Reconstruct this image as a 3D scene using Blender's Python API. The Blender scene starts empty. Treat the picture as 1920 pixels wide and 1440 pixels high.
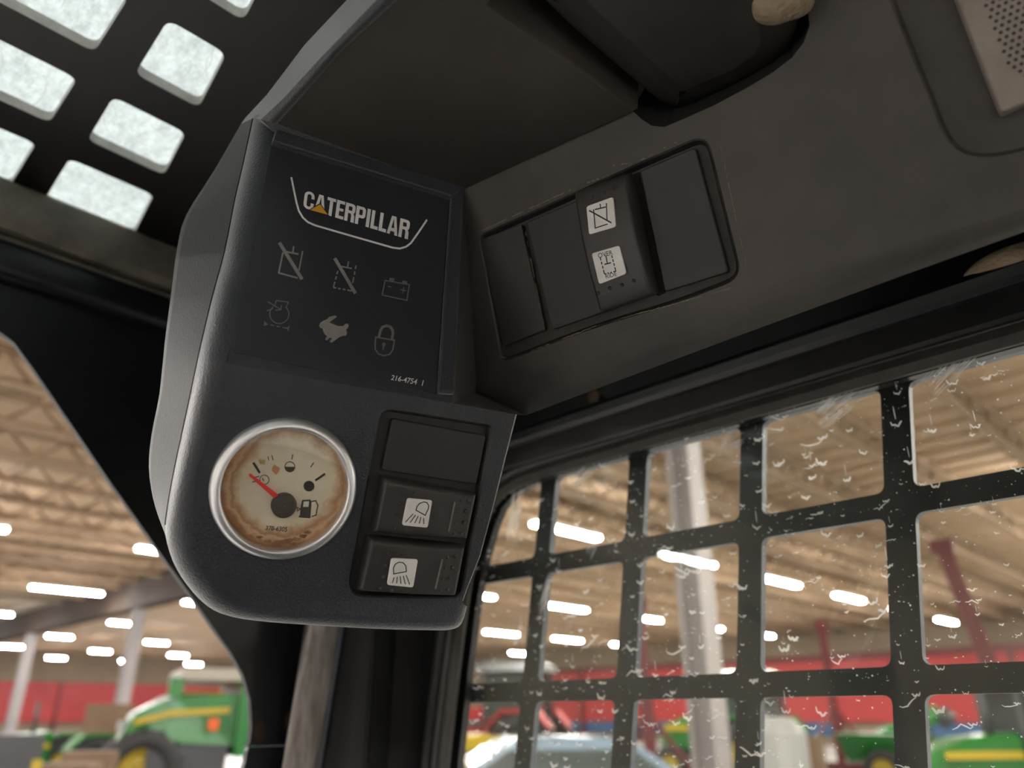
import bpy, bmesh, math, random
from mathutils import Vector as V, Matrix
from mathutils.geometry import tessellate_polygon, delaunay_2d_cdt

SC = bpy.context.scene
COL = SC.collection
random.seed(7)

# ------------------------------------------------------------------ camera
FPX = 1442.0                       # focal length in pixels of the 1920 x 1440 frame
PITCH = math.radians(23.4)
CAM = V((0, 0, 1.65))              # eye of the person in the seat; X = cab right, Y = cab front
FH = V((0.70711, 0.70711, 0)); RT = V((0.70711, -0.70711, 0)); ZZ = V((0, 0, 1))
FW = FH * math.cos(PITCH) + ZZ * math.sin(PITCH)
UP = ZZ * math.cos(PITCH) - FH * math.sin(PITCH)
cd = bpy.data.cameras.new('camera'); cam = bpy.data.objects.new('camera', cd); COL.objects.link(cam)
cd.sensor_width = 36; cd.sensor_fit = 'HORIZONTAL'; cd.lens = FPX / 1920 * 36
cd.clip_start = 0.01; cd.clip_end = 400
cam.matrix_world = Matrix(((RT.x, UP.x, -FW.x, CAM.x), (RT.y, UP.y, -FW.y, CAM.y), (RT.z, UP.z, -FW.z, CAM.z), (0, 0, 0, 1)))
cd.dof.use_dof = True; cd.dof.focus_distance = 0.35; cd.dof.aperture_fstop = 7.0
SC.camera = cam

# ------------------------------------------------------------------ world, exposure
w = bpy.data.worlds.new('world'); SC.world = w; w.use_nodes = True
w.node_tree.nodes['Background'].inputs[0].default_value = (1.0, 0.95, 0.88, 1)
w.node_tree.nodes['Background'].inputs[1].default_value = 0.3
SC.view_settings.view_transform = 'Standard'; SC.view_settings.look = 'None'
SC.view_settings.exposure = 1.5; SC.view_settings.gamma = 1.0
SC.view_settings.use_curve_mapping = False
LAMP_POWER = 95.0

# ------------------------------------------------------------------ pixel -> place
def ray(x, y): return FW + RT * ((x - 960) / FPX) - UP * ((y - 720) / FPX)
def az(a):
    a = math.radians(a); return FH * math.cos(a) + RT * math.sin(a)
def tilted(a, t):
    t = math.radians(t); return az(a) * math.cos(t) - ZZ * math.sin(t)
def on(pl, x, y, o=0.0):
    p, n = pl; d = ray(x, y)
    return CAM + d * ((p + n * o - CAM).dot(n) / d.dot(n))
def ground(px, dist):
    a = math.atan2(px - 960, FPX / math.cos(PITCH)); d = az(math.degrees(a))
    return V((d.x * dist, d.y * dist, 0)), d
def crop(ox, oy, s): return lambda x, y: (ox + x / s, oy + y / s)
c2 = crop(400, 200, 2.5714); c3 = crop(840, 220, 2.88); c4 = crop(360, 720, 2.769)

PL = (CAM + ray(535, 915) * 0.32, tilted(154, 26))        # lower face of the gauge pod
PS = (on(PL, 960, 776), tilted(154, 0))                   # upright face with the decal
CORNER = on(PS, 865, 357)
PR = (CORNER, tilted(214, 26))                            # face with the row of switches
PSOF = (CORNER, V((0, 0, -1)))                            # headliner underside
ROOF_Z = CAM.z + 0.40; FRONT_Y = 0.62; SIDE_X = 0.45
PROOF = (V((0, 0, ROOF_Z)), V((0, 0, -1)))
PFRONT = (V((0, FRONT_Y, 0)), V((0, -1, 0)))
PWIN = (V((SIDE_X, 0, 0)), V((-1, 0, 0)))

# ------------------------------------------------------------------ materials
def nodes(m):
    m.use_nodes = True; nt = m.node_tree
    return nt, nt.nodes['Principled BSDF'], nt.nodes, nt.links
def pm(name, c1, c2_=None, rough=0.5, metal=0.0, nscale=40, bump=0.0, bscale=600, rvar=0.0, spec=0.5, bdist=0.0004, lo=0.35, hi=0.7, stretch=None, detail=5, sheen=0.0):
    m = bpy.data.materials.new(name); nt, b, N, K = nodes(m)
    b.inputs['Base Color'].default_value = (*c1, 1); b.inputs['Roughness'].default_value = rough
    b.inputs['Sheen Weight'].default_value = sheen; b.inputs['Sheen Roughness'].default_value = .45; b.inputs['Metallic'].default_value = metal; b.inputs['Specular IOR Level'].default_value = spec
    tc = N.new('ShaderNodeTexCoord'); vec = tc.outputs['Object']
    if stretch:
        mp = N.new('ShaderNodeMapping'); mp.inputs['Scale'].default_value = stretch
        K.new(vec, mp.inputs['Vector']); vec = mp.outputs['Vector']
    if c2_ is not None or rvar:
        n = N.new('ShaderNodeTexNoise'); n.inputs['Scale'].default_value = nscale; n.inputs['Detail'].default_value = detail
        n.inputs['Roughness'].default_value = 0.62
        K.new(vec, n.inputs['Vector'])
        r = N.new('ShaderNodeValToRGB'); r.color_ramp.elements[0].position = lo; r.color_ramp.elements[1].position = hi
        K.new(n.outputs['Fac'], r.inputs['Fac'])
        if c2_ is not None:
            r.color_ramp.elements[0].color = (*c1, 1); r.color_ramp.elements[1].color = (*c2_, 1)
            K.new(r.outputs['Color'], b.inputs['Base Color'])
        if rvar:
            mr = N.new('ShaderNodeMapRange'); mr.inputs['To Min'].default_value = rough - rvar; mr.inputs['To Max'].default_value = rough + rvar
            K.new(n.outputs['Fac'], mr.inputs['Value']); K.new(mr.outputs['Result'], b.inputs['Roughness'])
    if bump:
        n2 = N.new('ShaderNodeTexNoise'); n2.inputs['Scale'].default_value = bscale; n2.inputs['Detail'].default_value = 3
        K.new(vec, n2.inputs['Vector'])
        bp = N.new('ShaderNodeBump'); bp.inputs['Strength'].default_value = bump; bp.inputs['Distance'].default_value = bdist
        K.new(n2.outputs['Fac'], bp.inputs['Height']); K.new(bp.outputs['Normal'], b.inputs['Normal'])
    return m
def emat(name, col, s):
    m = bpy.data.materials.new(name); nt, b, N, K = nodes(m)
    b.inputs['Emission Color'].default_value = (*col, 1); b.inputs['Emission Strength'].default_value = s
    b.inputs['Base Color'].default_value = (.9, .9, .9, 1)
    return m
def clear_mat(name, tint, refl=0.06, haze=0.05, hscale=30, hcol=(.8, .8, .75), rough=0.0):
    """thin glass: straight-through light, a clear-coat reflection and a film of dirt"""
    m = bpy.data.materials.new(name); m.use_nodes = True; nt = m.node_tree; N = nt.nodes; K = nt.links
    N.remove(N['Principled BSDF']); out = N['Material Output']
    t = N.new('ShaderNodeBsdfTransparent'); t.inputs[0].default_value = (*tint, 1)
    g = N.new('ShaderNodeBsdfGlossy'); g.inputs['Roughness'].default_value = rough; g.inputs['Color'].default_value = (.9, 1, .95, 1)
    d = N.new('ShaderNodeBsdfDiffuse'); d.inputs[0].default_value = (*hcol, 1)
    f = N.new('ShaderNodeLayerWeight'); f.inputs['Blend'].default_value = .5      # two-sided Schlick reflectance
    pw = N.new('ShaderNodeMath'); pw.operation = 'POWER'; pw.inputs[1].default_value = 5; K.new(f.outputs['Facing'], pw.inputs[0])
    a = N.new('ShaderNodeMath'); a.operation = 'MULTIPLY_ADD'; a.inputs[1].default_value = .9; a.inputs[2].default_value = refl
    K.new(pw.outputs[0], a.inputs[0])
    m1 = N.new('ShaderNodeMixShader'); K.new(a.outputs[0], m1.inputs[0]); K.new(t.outputs[0], m1.inputs[1]); K.new(g.outputs[0], m1.inputs[2])
    tc = N.new('ShaderNodeTexCoord'); n = N.new('ShaderNodeTexNoise'); n.inputs['Scale'].default_value = hscale; n.inputs['Detail'].default_value = 6
    K.new(tc.outputs['Object'], n.inputs['Vector'])
    mr = N.new('ShaderNodeMapRange'); mr.inputs['From Min'].default_value = .35; mr.inputs['From Max'].default_value = .75
    mr.inputs['To Min'].default_value = haze * .3; mr.inputs['To Max'].default_value = haze * 2
    K.new(n.outputs['Fac'], mr.inputs['Value'])
    m2 = N.new('ShaderNodeMixShader'); K.new(mr.outputs[0], m2.inputs[0]); K.new(m1.outputs[0], m2.inputs[1]); K.new(d.outputs[0], m2.inputs[2])
    K.new(m2.outputs[0], out.inputs['Surface'])
    return m
def film_mat(name, col, alpha):
    """thin chalky film: light from both sides shows in it"""
    m = bpy.data.materials.new(name); m.use_nodes = True; nt = m.node_tree; N = nt.nodes; K = nt.links
    N.remove(N['Principled BSDF']); out = N['Material Output']
    t = N.new('ShaderNodeBsdfTransparent'); d = N.new('ShaderNodeBsdfDiffuse'); tr = N.new('ShaderNodeBsdfTranslucent')
    d.inputs[0].default_value = (*col, 1); tr.inputs[0].default_value = (*col, 1)
    m1 = N.new('ShaderNodeMixShader'); m1.inputs[0].default_value = .55; K.new(d.outputs[0], m1.inputs[1]); K.new(tr.outputs[0], m1.inputs[2])
    m2 = N.new('ShaderNodeMixShader'); m2.inputs[0].default_value = alpha; K.new(t.outputs[0], m2.inputs[1]); K.new(m1.outputs[0], m2.inputs[2])
    K.new(m2.outputs[0], out.inputs['Surface'])
    return m

M = {}
M['shell'] = pm('shell_plastic', (.0185, .0225, .031), (.025, .029, .037), rough=.42, sheen=.5, nscale=14, bump=.6, bscale=1000, rvar=.06, bdist=.0007)
M['cover'] = pm('cover_plastic', (.030, .032, .035), (.042, .043, .044), rough=.62, spec=.25, sheen=.1, nscale=14, bump=.5, bscale=900, rvar=.06)
M['liner'] = pm('headliner_plastic', (.038, .036, .033), (.072, .064, .055), rough=.52, nscale=13, bump=.15, bscale=1200, rvar=.07, sheen=.05)
M['liner_soffit'] = pm('headliner_scuffed_plastic', (0.04218, 0.03796, 0.03374), (0.06749, 0.05765, 0.0478), rough=.5, nscale=11, bump=.1, bscale=1200, rvar=.08, stretch=(1, 1, 1))
M['recess'] = pm('recess_plastic', (0.02116, 0.0202, 0.01924), (0.0481, 0.0404, 0.02886), rough=.55, nscale=60, lo=.5, hi=.8)
M['blank'] = pm('blank_plastic', (0.02001, 0.02001, 0.02077), (0.02617, 0.0254, 0.0254), rough=.5, nscale=30, bump=.05, bscale=2000)
M['rocker'] = pm('rocker_plastic', (0.03197, 0.03097, 0.03097), (0.04496, 0.04196, 0.03996), rough=.42, nscale=60, bump=.06, bscale=1500, rvar=.08)
M['decal'] = pm('decal_film', (.0215, .0235, .031), (.026, .028, .035), rough=.42, nscale=20, rvar=.05)
M['white_print'] = pm('white_print', (0.837, 0.837, 0.837), rough=.5)
M['grey_print'] = pm('grey_print', (0.224, 0.217, 0.203), (0.294, 0.287, 0.266), rough=.5, nscale=200)
M['dim_print'] = pm('dim_grey_print', (0.14, 0.14, 0.1372), (0.175, 0.175, 0.168), rough=.5, nscale=200)
M['yellow_print'] = pm('yellow_print', (.75, .38, .03), rough=.5)
M['black_print'] = pm('black_print', (.012, .012, .012), rough=.5)
M['wear'] = pm('worn_plastic_edge', (.14, .125, .095), (.22, .2, .15), rough=.8, nscale=400)
M['dirt'] = pm('caked_dust', (.10, .078, .045), (.05, .04, .028), rough=.95, nscale=500)
M['plate'] = pm('symbol_plate_white', (0.744, 0.744, 0.72), (0.864, 0.864, 0.84), rough=.4, nscale=120)
M['chrome'] = pm('brushed_bezel_metal', (.80, .81, .83), (.9, .91, .93), rough=.42, metal=1, nscale=80, rvar=.08)
M['needle'] = pm('red_needle', (.85, .045, .03), rough=.4)
M['hub'] = pm('dark_hub', (.035, .028, .024), (.06, .045, .035), rough=.5, nscale=300)
M['dial_print'] = pm('dial_print', (0.0315, 0.02925, 0.0225), rough=.6)
M['orange_stain'] = pm('orange_stain', (.55, .28, .12), rough=.7)
M['dial_rust'] = pm('dial_rust', (.20, .095, .04), (.34, .17, .075), rough=.8, nscale=350)
M['olive_stain'] = pm('olive_stain', (.45, .36, .16), rough=.7)
M['black_steel'] = pm('black_painted_steel', (0.00407, 0.00481, 0.00703), (0.0074, 0.0074, 0.00888), rough=.36, nscale=25, bump=.05, bscale=300, rvar=.1)
M['roof_steel'] = pm('black_roof_steel', (0.00814, 0.00703, 0.00666), (0.01258, 0.01073, 0.00962), rough=.5, nscale=12, rvar=.1)
M['post'] = pm('post_paint', (.004, .004, .005), rough=.55, spec=.3)
M['cut_edge'] = pm('pale_cut_edge', (0.3108, 0.2812, 0.2516), (0.185, 0.148, 0.1184), rough=.45, metal=.3, nscale=120)  # pale worn rim, also painting the light caught along the plate's edge
M['hole_edge'] = pm('hole_edge_highlight', (.32, .31, .29), (.42, .41, .38), rough=.5, nscale=120)  # pale tone paints the highlights on the roof cut-out edges
M['beam'] = pm('dusty_beam', (0.0729, 0.06642, 0.05508), (0.162, 0.1426, 0.1102), rough=.65, nscale=28, bump=.15, bscale=200)
M['dust_edge'] = pm('dusty_rim', (0.1184, 0.1036, 0.074), (0.0333, 0.0333, 0.0333), rough=.7, nscale=40)
M['bar'] = pm('worn_grab_bar', (.075, .066, .06), (.20, .185, .175), rough=.32, metal=.5, nscale=26, stretch=(6, 6, 1), rvar=.12)
M['bar_side'] = pm('grab_bar_side', (.11, .12, .15), rough=.4)
M['rust'] = pm('rust_patch', (.06, .03, .016), (.025, .018, .014), rough=.8, nscale=150)
M['rubber'] = pm('black_rubber', (0.00592, 0.00592, 0.00666), (0.01036, 0.00962, 0.00962), rough=.4, nscale=30, rvar=.1)
M['seal'] = pm('dirty_seal', (0.02, 0.018, 0.0152), (0.04, 0.0352, 0.028), rough=.6, nscale=60)
M['grille'] = pm('guard_steel', (0.00333, 0.00481, 0.00629), (0.00666, 0.00814, 0.00962), rough=.38, nscale=40)
M['grille_edge'] = pm('guard_cut_edge', (.075, .088, .11), (.11, .125, .15), rough=.4, nscale=90)
M['foam'] = pm('tan_foam', (0.2597, 0.1998, 0.1299), (0.3596, 0.2797, 0.1898), rough=.95, nscale=90, bump=.8, bscale=350, bdist=.002)
M['pad'] = pm('black_pad', (0.01598, 0.01499, 0.01499), (0.04995, 0.04196, 0.03497), rough=.42, nscale=16, lo=.45, hi=.85, rvar=.08)
M['pad_scuff'] = pm('scuff', (.12, .085, .055), rough=.8)
M['speaker'] = pm('speaker_beige', (0.2597, 0.2248, 0.1948), (0.3197, 0.2847, 0.2497), rough=.65, nscale=60)
M['perf'] = pm('perforation', (.05, .045, .04), rough=.9)
M['void'] = pm('painted_cavity_shade', (.006, .006, .006), rough=.9)  # near-black colour paints the shade inside gaps and the headliner slot
M['bolt'] = pm('rusty_bolt', (.10, .065, .035), (.05, .035, .025), rough=.6, metal=.4, nscale=300)
M['glass'] = clear_mat('window_glass', (.90, .92, .87), refl=.042, haze=.012, hscale=22)
M['gauge_glass'] = clear_mat('gauge_glass', (.97, .96, .93), refl=.045, haze=.03, hscale=150)
M['drops'] = film_mat('dried_water_marks', (.9, .9, .87), .62)
M['smear'] = film_mat('wiper_smears', (.9, .9, .9), .3)

def skylight_mat():
    m = bpy.data.materials.new('scratched_skylight'); m.use_nodes = True; nt = m.node_tree; N = nt.nodes; K = nt.links
    N.remove(N['Principled BSDF']); out = N['Material Output']
    tr = N.new('ShaderNodeBsdfTranslucent'); df = N.new('ShaderNodeBsdfDiffuse')
    tc = N.new('ShaderNodeTexCoord')
    n = N.new('ShaderNodeTexNoise'); n.inputs['Scale'].default_value = 130; n.inputs['Detail'].default_value = 9; n.inputs['Roughness'].default_value = .8
    mp = N.new('ShaderNodeMapping'); mp.inputs['Scale'].default_value = (1, .55, 1); K.new(tc.outputs['Object'], mp.inputs['Vector']); K.new(mp.outputs[0], n.inputs['Vector'])
    r = N.new('ShaderNodeValToRGB'); r.color_ramp.elements[0].position = .34; r.color_ramp.elements[1].position = .66
    r.color_ramp.elements[0].color = (.38, .425, .435, 1); r.color_ramp.elements[1].color = (.70, .76, .77, 1)
    K.new(n.outputs['Fac'], r.inputs['Fac'])
    K.new(r.outputs[0], tr.inputs[0]); K.new(r.outputs[0], df.inputs[0])
    mx = N.new('ShaderNodeMixShader'); mx.inputs[0].default_value = .12
    K.new(tr.outputs[0], mx.inputs[1]); K.new(df.outputs[0], mx.inputs[2]); K.new(mx.outputs[0], out.inputs['Surface'])
    return m
M['skylight'] = skylight_mat(); M['scratch'] = film_mat('skylight_scratches', (.95, .97, .97), .45)

# ------------------------------------------------------------------ mesh helpers
ORG = {}
class MB:
    def __init__(s): s.v = []; s.f = []; s.mi = []; s.sm = []
    def add(s, pts, faces, mi=0, smooth=False):
        b = len(s.v); s.v += [V(p) for p in pts]
        for f in faces: s.f.append(tuple(b + i for i in f)); s.mi.append(mi); s.sm.append(smooth)
    def poly(s, pts, mi=0): s.add(pts, [tuple(range(len(pts)))], mi)
    def tess(s, loops, mi=0):
        if len(loops) > 1:
            L0 = [V(p) for p in loops[0]]; n = V((0, 0, 0))
            for i, p in enumerate(L0): n += (p - L0[0]).cross(L0[(i + 1) % len(L0)] - L0[0])
            n.normalize(); ex = n.orthogonal().normalized(); ey = n.cross(ex); o = L0[0]
            pts = []; eds = []
            for l in loops:
                b0 = len(pts); pts += [V(((V(p) - o).dot(ex), (V(p) - o).dot(ey))) for p in l]; eds += [(b0 + i, b0 + (i + 1) % len(l)) for i in range(len(l))]
            vs, _, fs, *_r = delaunay_2d_cdt(pts, eds, [], 0, 1e-7)
            flat = []; b0 = 0
            for l in loops: flat.append(pts[b0:b0 + len(l)]); b0 += len(l)
            box_ = [(min(q.x for q in l), max(q.x for q in l), min(q.y for q in l), max(q.y for q in l)) for l in flat]
            def inside(c, i):
                if not (box_[i][0] <= c.x <= box_[i][1] and box_[i][2] <= c.y <= box_[i][3]): return False
                l = flat[i]; r = False
                for k in range(len(l)):
                    a, e = l[k - 1], l[k]
                    if (a.y > c.y) != (e.y > c.y) and c.x < (e.x - a.x) * (c.y - a.y) / (e.y - a.y) + a.x: r = not r
                return r
            keep = []
            for f in fs:
                c = (vs[f[0]] + vs[f[1]] + vs[f[2]]) / 3
                if inside(c, 0) and not any(inside(c, i) for i in range(1, len(loops))): keep.append(tuple(f))
            fs = keep
            s.add([o + ex * v.x + ey * v.y for v in vs], [tuple(f) for f in fs], mi); return
        tri = tessellate_polygon([[V(p) for p in l] for l in loops]); flat = [p for l in loops for p in l]
        s.add(flat, [tuple(t) for t in tri], mi)
    def loft(s, rings, closed=True, mi=0, smooth=False, cap0=False, cap1=False):
        n = len(rings[0]); pts = [p for r in rings for p in r]; fs = []
        for i in range(len(rings) - 1):
            for j in range(n if closed else n - 1):
                k = (j + 1) % n
                fs.append((i * n + j, i * n + k, (i + 1) * n + k, (i + 1) * n + j))
        s.add(pts, fs, mi, smooth)
        if cap0: s.tess([rings[0]], mi)
        if cap1: s.tess([rings[-1]], mi)
    def box(s, a, b, mi=0):
        (x0, y0, z0), (x1, y1, z1) = a, b
        s.add([(x0, y0, z0), (x1, y0, z0), (x1, y1, z0), (x0, y1, z0), (x0, y0, z1), (x1, y0, z1), (x1, y1, z1), (x0, y1, z1)],
              [(3, 2, 1, 0), (4, 5, 6, 7), (0, 1, 5, 4), (1, 2, 6, 5), (2, 3, 7, 6), (3, 0, 4, 7)], mi)
    def tube(s, path, r, n=10, mi=0, smooth=True):
        path = [V(p) for p in path]; rings = []
        for i, p in enumerate(path):
            t = (path[min(i + 1, len(path) - 1)] - path[max(i - 1, 0)]).normalized()
            a = t.orthogonal().normalized() if i == 0 else (a - t * a.dot(t)).normalized()
            c = t.cross(a); rr = r[i] if isinstance(r, (list, tuple)) else r
            rings.append([p + (a * math.cos(k * 2 * math.pi / n) + c * math.sin(k * 2 * math.pi / n)) * rr for k in range(n)])
        s.loft(rings, True, mi, smooth, True, True)
    def lathe(s, prof, n=64, mi=0, smooth=True, axis='Z'):
        rings = []
        for k in range(n):
            a = 2 * math.pi * k / n
            ring = []
            for r, h in prof:
                ring.append((r * math.cos(a), r * math.sin(a), h) if axis == 'Z' else (r * math.cos(a), h, r * math.sin(a)))
            rings.append(ring)
        rings.append(rings[0]); s.loft(rings, False, mi, smooth)
    def build(s, name, mats, parent=None, label=None, smooth_all=None, mtx=None, recalc=True):
        me = bpy.data.meshes.new(name)
        root = parent; off = V((0, 0, 0))
        if parent is not None: off = ORG.get(parent.name, V((0, 0, 0)))
        if parent is None and mtx is None:
            xs = [p.x for p in s.v]; ys = [p.y for p in s.v]; zs = [p.z for p in s.v]
            off = V(((min(xs) + max(xs)) / 2, (min(ys) + max(ys)) / 2, min(zs)))
        vs = s.v if mtx is not None else [p - off for p in s.v]
        me.from_pydata([tuple(p) for p in vs], [], s.f)
        if not isinstance(mats, (list, tuple)): mats = [mats]
        for m in mats: me.materials.append(m if not isinstance(m, str) else M[m])
        me.polygons.foreach_set('material_index', s.mi)
        me.polygons.foreach_set('use_smooth', [bool(x) if smooth_all is None else smooth_all for x in s.sm])
        if recalc:
            bm = bmesh.new(); bm.from_mesh(me); bmesh.ops.remove_doubles(bm, verts=bm.verts, dist=1e-6)
            bmesh.ops.recalc_face_normals(bm, faces=bm.faces); bm.to_mesh(me); bm.free()
        me.update()
        o = bpy.data.objects.new(name, me); COL.objects.link(o)
        if parent is not None:
            o.parent = parent
            if mtx is not None: o.matrix_local = Matrix.Translation(-off) @ mtx
            ORG[o.name] = off
        elif mtx is None: o.location = off; ORG[o.name] = off
        if label: o['label'] = label
        return o
def tag(o, label, cat=None, group=None, kind=None):
    o['label'] = label
    if cat: o['category'] = cat
    if group: o['group'] = group
    if kind: o['kind'] = kind
    return o
def thing(name, loc, label, cat, group=None):
    o = bpy.data.objects.new(name, None); COL.objects.link(o); o.location = loc; o.empty_display_size = .05
    ORG[o.name] = V(loc); return tag(o, label, cat, group)
def copy_tree(o, parent=None):
    c = o.copy(); COL.objects.link(c); c.parent = parent
    for ch in list(o.children): copy_tree(ch, c)
    return c

def rounded(pts, r, seg=5):
    pts = [V(p) for p in pts]; n = len(pts); out = []
    for i in range(n):
        p, a, b = pts[i], pts[i - 1], pts[(i + 1) % n]
        da, db = a - p, b - p; rr = r[i] if isinstance(r, (list, tuple)) else r
        ra = min(rr, da.length * .48); rb = min(rr, db.length * .48)
        s0 = p + da.normalized() * ra; s1 = p + db.normalized() * rb
        for k in range(seg + 1):
            t = k / seg; out.append(s0 * (1 - t) ** 2 + p * (2 * t * (1 - t)) + s1 * t * t)
    return out
def shrink(pts, d):
    c = sum(pts, V((0, 0, 0))) / len(pts); out = []
    n = len(pts)
    for i in range(n):
        e = (pts[(i + 1) % n] - pts[i - 1]).normalized(); q = c - pts[i]
        inw = q - e * q.dot(e); out.append(pts[i] + inw.normalized() * d)
    return out
def pxs(pl, pts, o=0.0): return [on(pl, x, y, o) for x, y in pts]
def slab(pl, px, h0, h1, r=.002, bev=.0006, mb=None, mi=0, mi_side=None, seg=5):
    """rounded plate standing on a face: outline given in photo pixels, base and top as heights above the face"""
    mb = mb or MB(); n = pl[1]; base = rounded(pxs(pl, px), r, seg)
    rings = [[p + n * h0 for p in base], [p + n * (h1 - bev) for p in base],
             [p + n * (h1 - bev * .3) for p in shrink(base, bev * .35)], [p + n * h1 for p in shrink(base, bev)]]
    mb.loft(rings, True, mi if mi_side is None else mi_side, False); mb.tess([rings[-1]], mi); mb.tess([rings[0]], mi)
    return mb

class Ink:
    """flat print on a face: strokes, fills and lettering laid in photo pixels of a crop"""
    def __init__(s, pl, cv, off): s.pl = pl; s.cv = cv; s.off = off; s.mb = MB(); s.n = 0
    def P(s, q): return on(s.pl, *s.cv(*q), s.off + s.n * 2e-7)
    def fill(s, pts): s.mb.tess([[s.P(q) for q in pts]]); s.n += 1
    def line(s, pts, w, closed=False):
        p = [V((x, y)) for x, y in pts]; n = len(p); L = []; R = []
        for i in range(n):
            a = p[i - 1] if (i > 0 or closed) else None; b = p[(i + 1) % n] if (i < n - 1 or closed) else None
            d1 = (p[i] - a).normalized() if a is not None else (b - p[i]).normalized()
            d2 = (b - p[i]).normalized() if b is not None else d1
            m = V((-(d1 + d2).y, (d1 + d2).x))
            m = m.normalized() if m.length > 1e-6 else V((-d1.y, d1.x))
            k = max(.45, m.dot(V((-d1.y, d1.x)))); L.append(p[i] + m * (w / 2 / k)); R.append(p[i] - m * (w / 2 / k))
        idx = list(range(n)) + ([0] if closed else [])
        for i, j in zip(idx, idx[1:]): s.mb.poly([s.P(L[i]), s.P(L[j]), s.P(R[j]), s.P(R[i])])
        s.n += 1
    def dash(s, a, b, w, n, gap=.4):
        for i in range(n):
            t0 = i / n; t1 = (i + 1 - gap) / n + (gap / n if i == n - 1 else 0)
            s.line([(a[0] + (b[0] - a[0]) * t, a[1] + (b[1] - a[1]) * t) for t in (t0, min(t1, 1))], w)
    def disc(s, c, r, n=24): s.fill([(c[0] + r * math.cos(2 * math.pi * k / n), c[1] + r * math.sin(2 * math.pi * k / n)) for k in range(n)])
    def arc(s, c, r, a0, a1, w, n=20):
        s.line([(c[0] + r * math.cos(math.radians(a0 + (a1 - a0) * k / n)), c[1] + r * math.sin(math.radians(a0 + (a1 - a0) * k / n))) for k in range(n + 1)], w)
    def text(s, body, quad, bold=0.0):
        cu = bpy.data.curves.new('lettering', 'FONT'); cu.body = body; cu.offset = bold; cu.resolution_u = 3
        ob = bpy.data.objects.new('lettering', cu); COL.objects.link(ob)
        dg = bpy.context.evaluated_depsgraph_get(); me = ob.evaluated_get(dg).to_mesh()
        vs = [v.co.copy() for v in me.vertices]; fs = [tuple(p.vertices) for p in me.polygons]
        x0 = min(v.x for v in vs); x1 = max(v.x for v in vs); y0 = min(v.y for v in vs); y1 = max(v.y for v in vs)
        tl, tr, br, bl = [V(q) for q in quad]; pts = []
        for v in vs:
            u = (v.x - x0) / (x1 - x0); t = (v.y - y0) / (y1 - y0)
            q = (bl * (1 - u) + br * u) * (1 - t) + (tl * (1 - u) + tr * u) * t
            pts.append(s.P(q))
        s.mb.add(pts, fs); s.n += 1
        COL.objects.unlink(ob); bpy.data.objects.remove(ob); bpy.data.curves.remove(cu)
    def build(s, name, mat, parent, label=None): return s.mb.build(name, mat, parent, label)

# ================================================================== SHOWROOM (setting far behind)
RX0, RX1, RY0, RY1, RH = -24.0, 52.0, -24.0, 84.0, 7.2
def struct(o, label=None):
    o['kind'] = 'structure'
    if label: o['label'] = label
    return o
M['floor'] = pm('polished_concrete', (0.2592, 0.2592, 0.2592), (0.3456, 0.3456, 0.3384), rough=.4, nscale=.6)
M['deck'] = pm('tan_deck', (.43, .31, .205), (.51, .37, .25), rough=.85, spec=.2, nscale=.4)
M['joist'] = pm('joist_steel', (.29, .205, .135), (.36, .255, .17), rough=.8, spec=.2, nscale=1)
M['wall'] = pm('tan_wall', (0.18, 0.1368, 0.0936), (0.216, 0.1656, 0.1152), rough=.8, nscale=.3)
M['girder'] = pm('brown_girder', (.034, .023, .017), (.045, .031, .023), rough=.8, spec=.15, nscale=.5)
M['fascia'] = pm('cream_fascia', (0.2592, 0.216, 0.1656), rough=.7)
M['column'] = pm('column_paint', (0.2016, 0.1836, 0.18), (0.2376, 0.216, 0.2088), rough=.6, nscale=1)
M['red'] = pm('red_band', (0.2736, 0.00864, 0.01152), (0.324, 0.0144, 0.0144), rough=.5, nscale=.3)
M['dark_red'] = pm('dark_red_paint', (0.0936, 0.00432, 0.0072), rough=.5)
M['blue'] = pm('blue_band', (0.0144, 0.0648, 0.1584), rough=.5)
M['green'] = pm('tractor_green', (0.00864, 0.108, 0.0144), (0.01296, 0.1368, 0.0216), rough=.3, nscale=1)
M['yellow'] = pm('tractor_yellow', (0.36, 0.2592, 0.0072), rough=.4)
M['tyre'] = pm('tyre_black', (.02, .02, .02), rough=.8)
M['dark'] = pm('dark_machine', (.03, .032, .036), rough=.5)
M['cream'] = pm('cream_panel', (0.2592, 0.2304, 0.18), rough=.5)
M['orange'] = pm('orange_lens', (0.576, 0.0864, 0.0072), rough=.3)
M['paleblue'] = pm('pale_blue_paint', (0.1224, 0.1656, 0.2088), rough=.25)
M['grey'] = pm('grey_paint', (0.072, 0.0756, 0.0792), rough=.3)
M['card'] = pm('cardboard', (0.144, 0.09, 0.054), (0.18, 0.1152, 0.072), rough=.9, nscale=2)
M['tankwhite'] = pm('tank_white', (0.3024, 0.3024, 0.2952), rough=.4)
M['cabglass'] = pm('dark_cab_glass', (.04, .05, .05), rough=.08)

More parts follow.
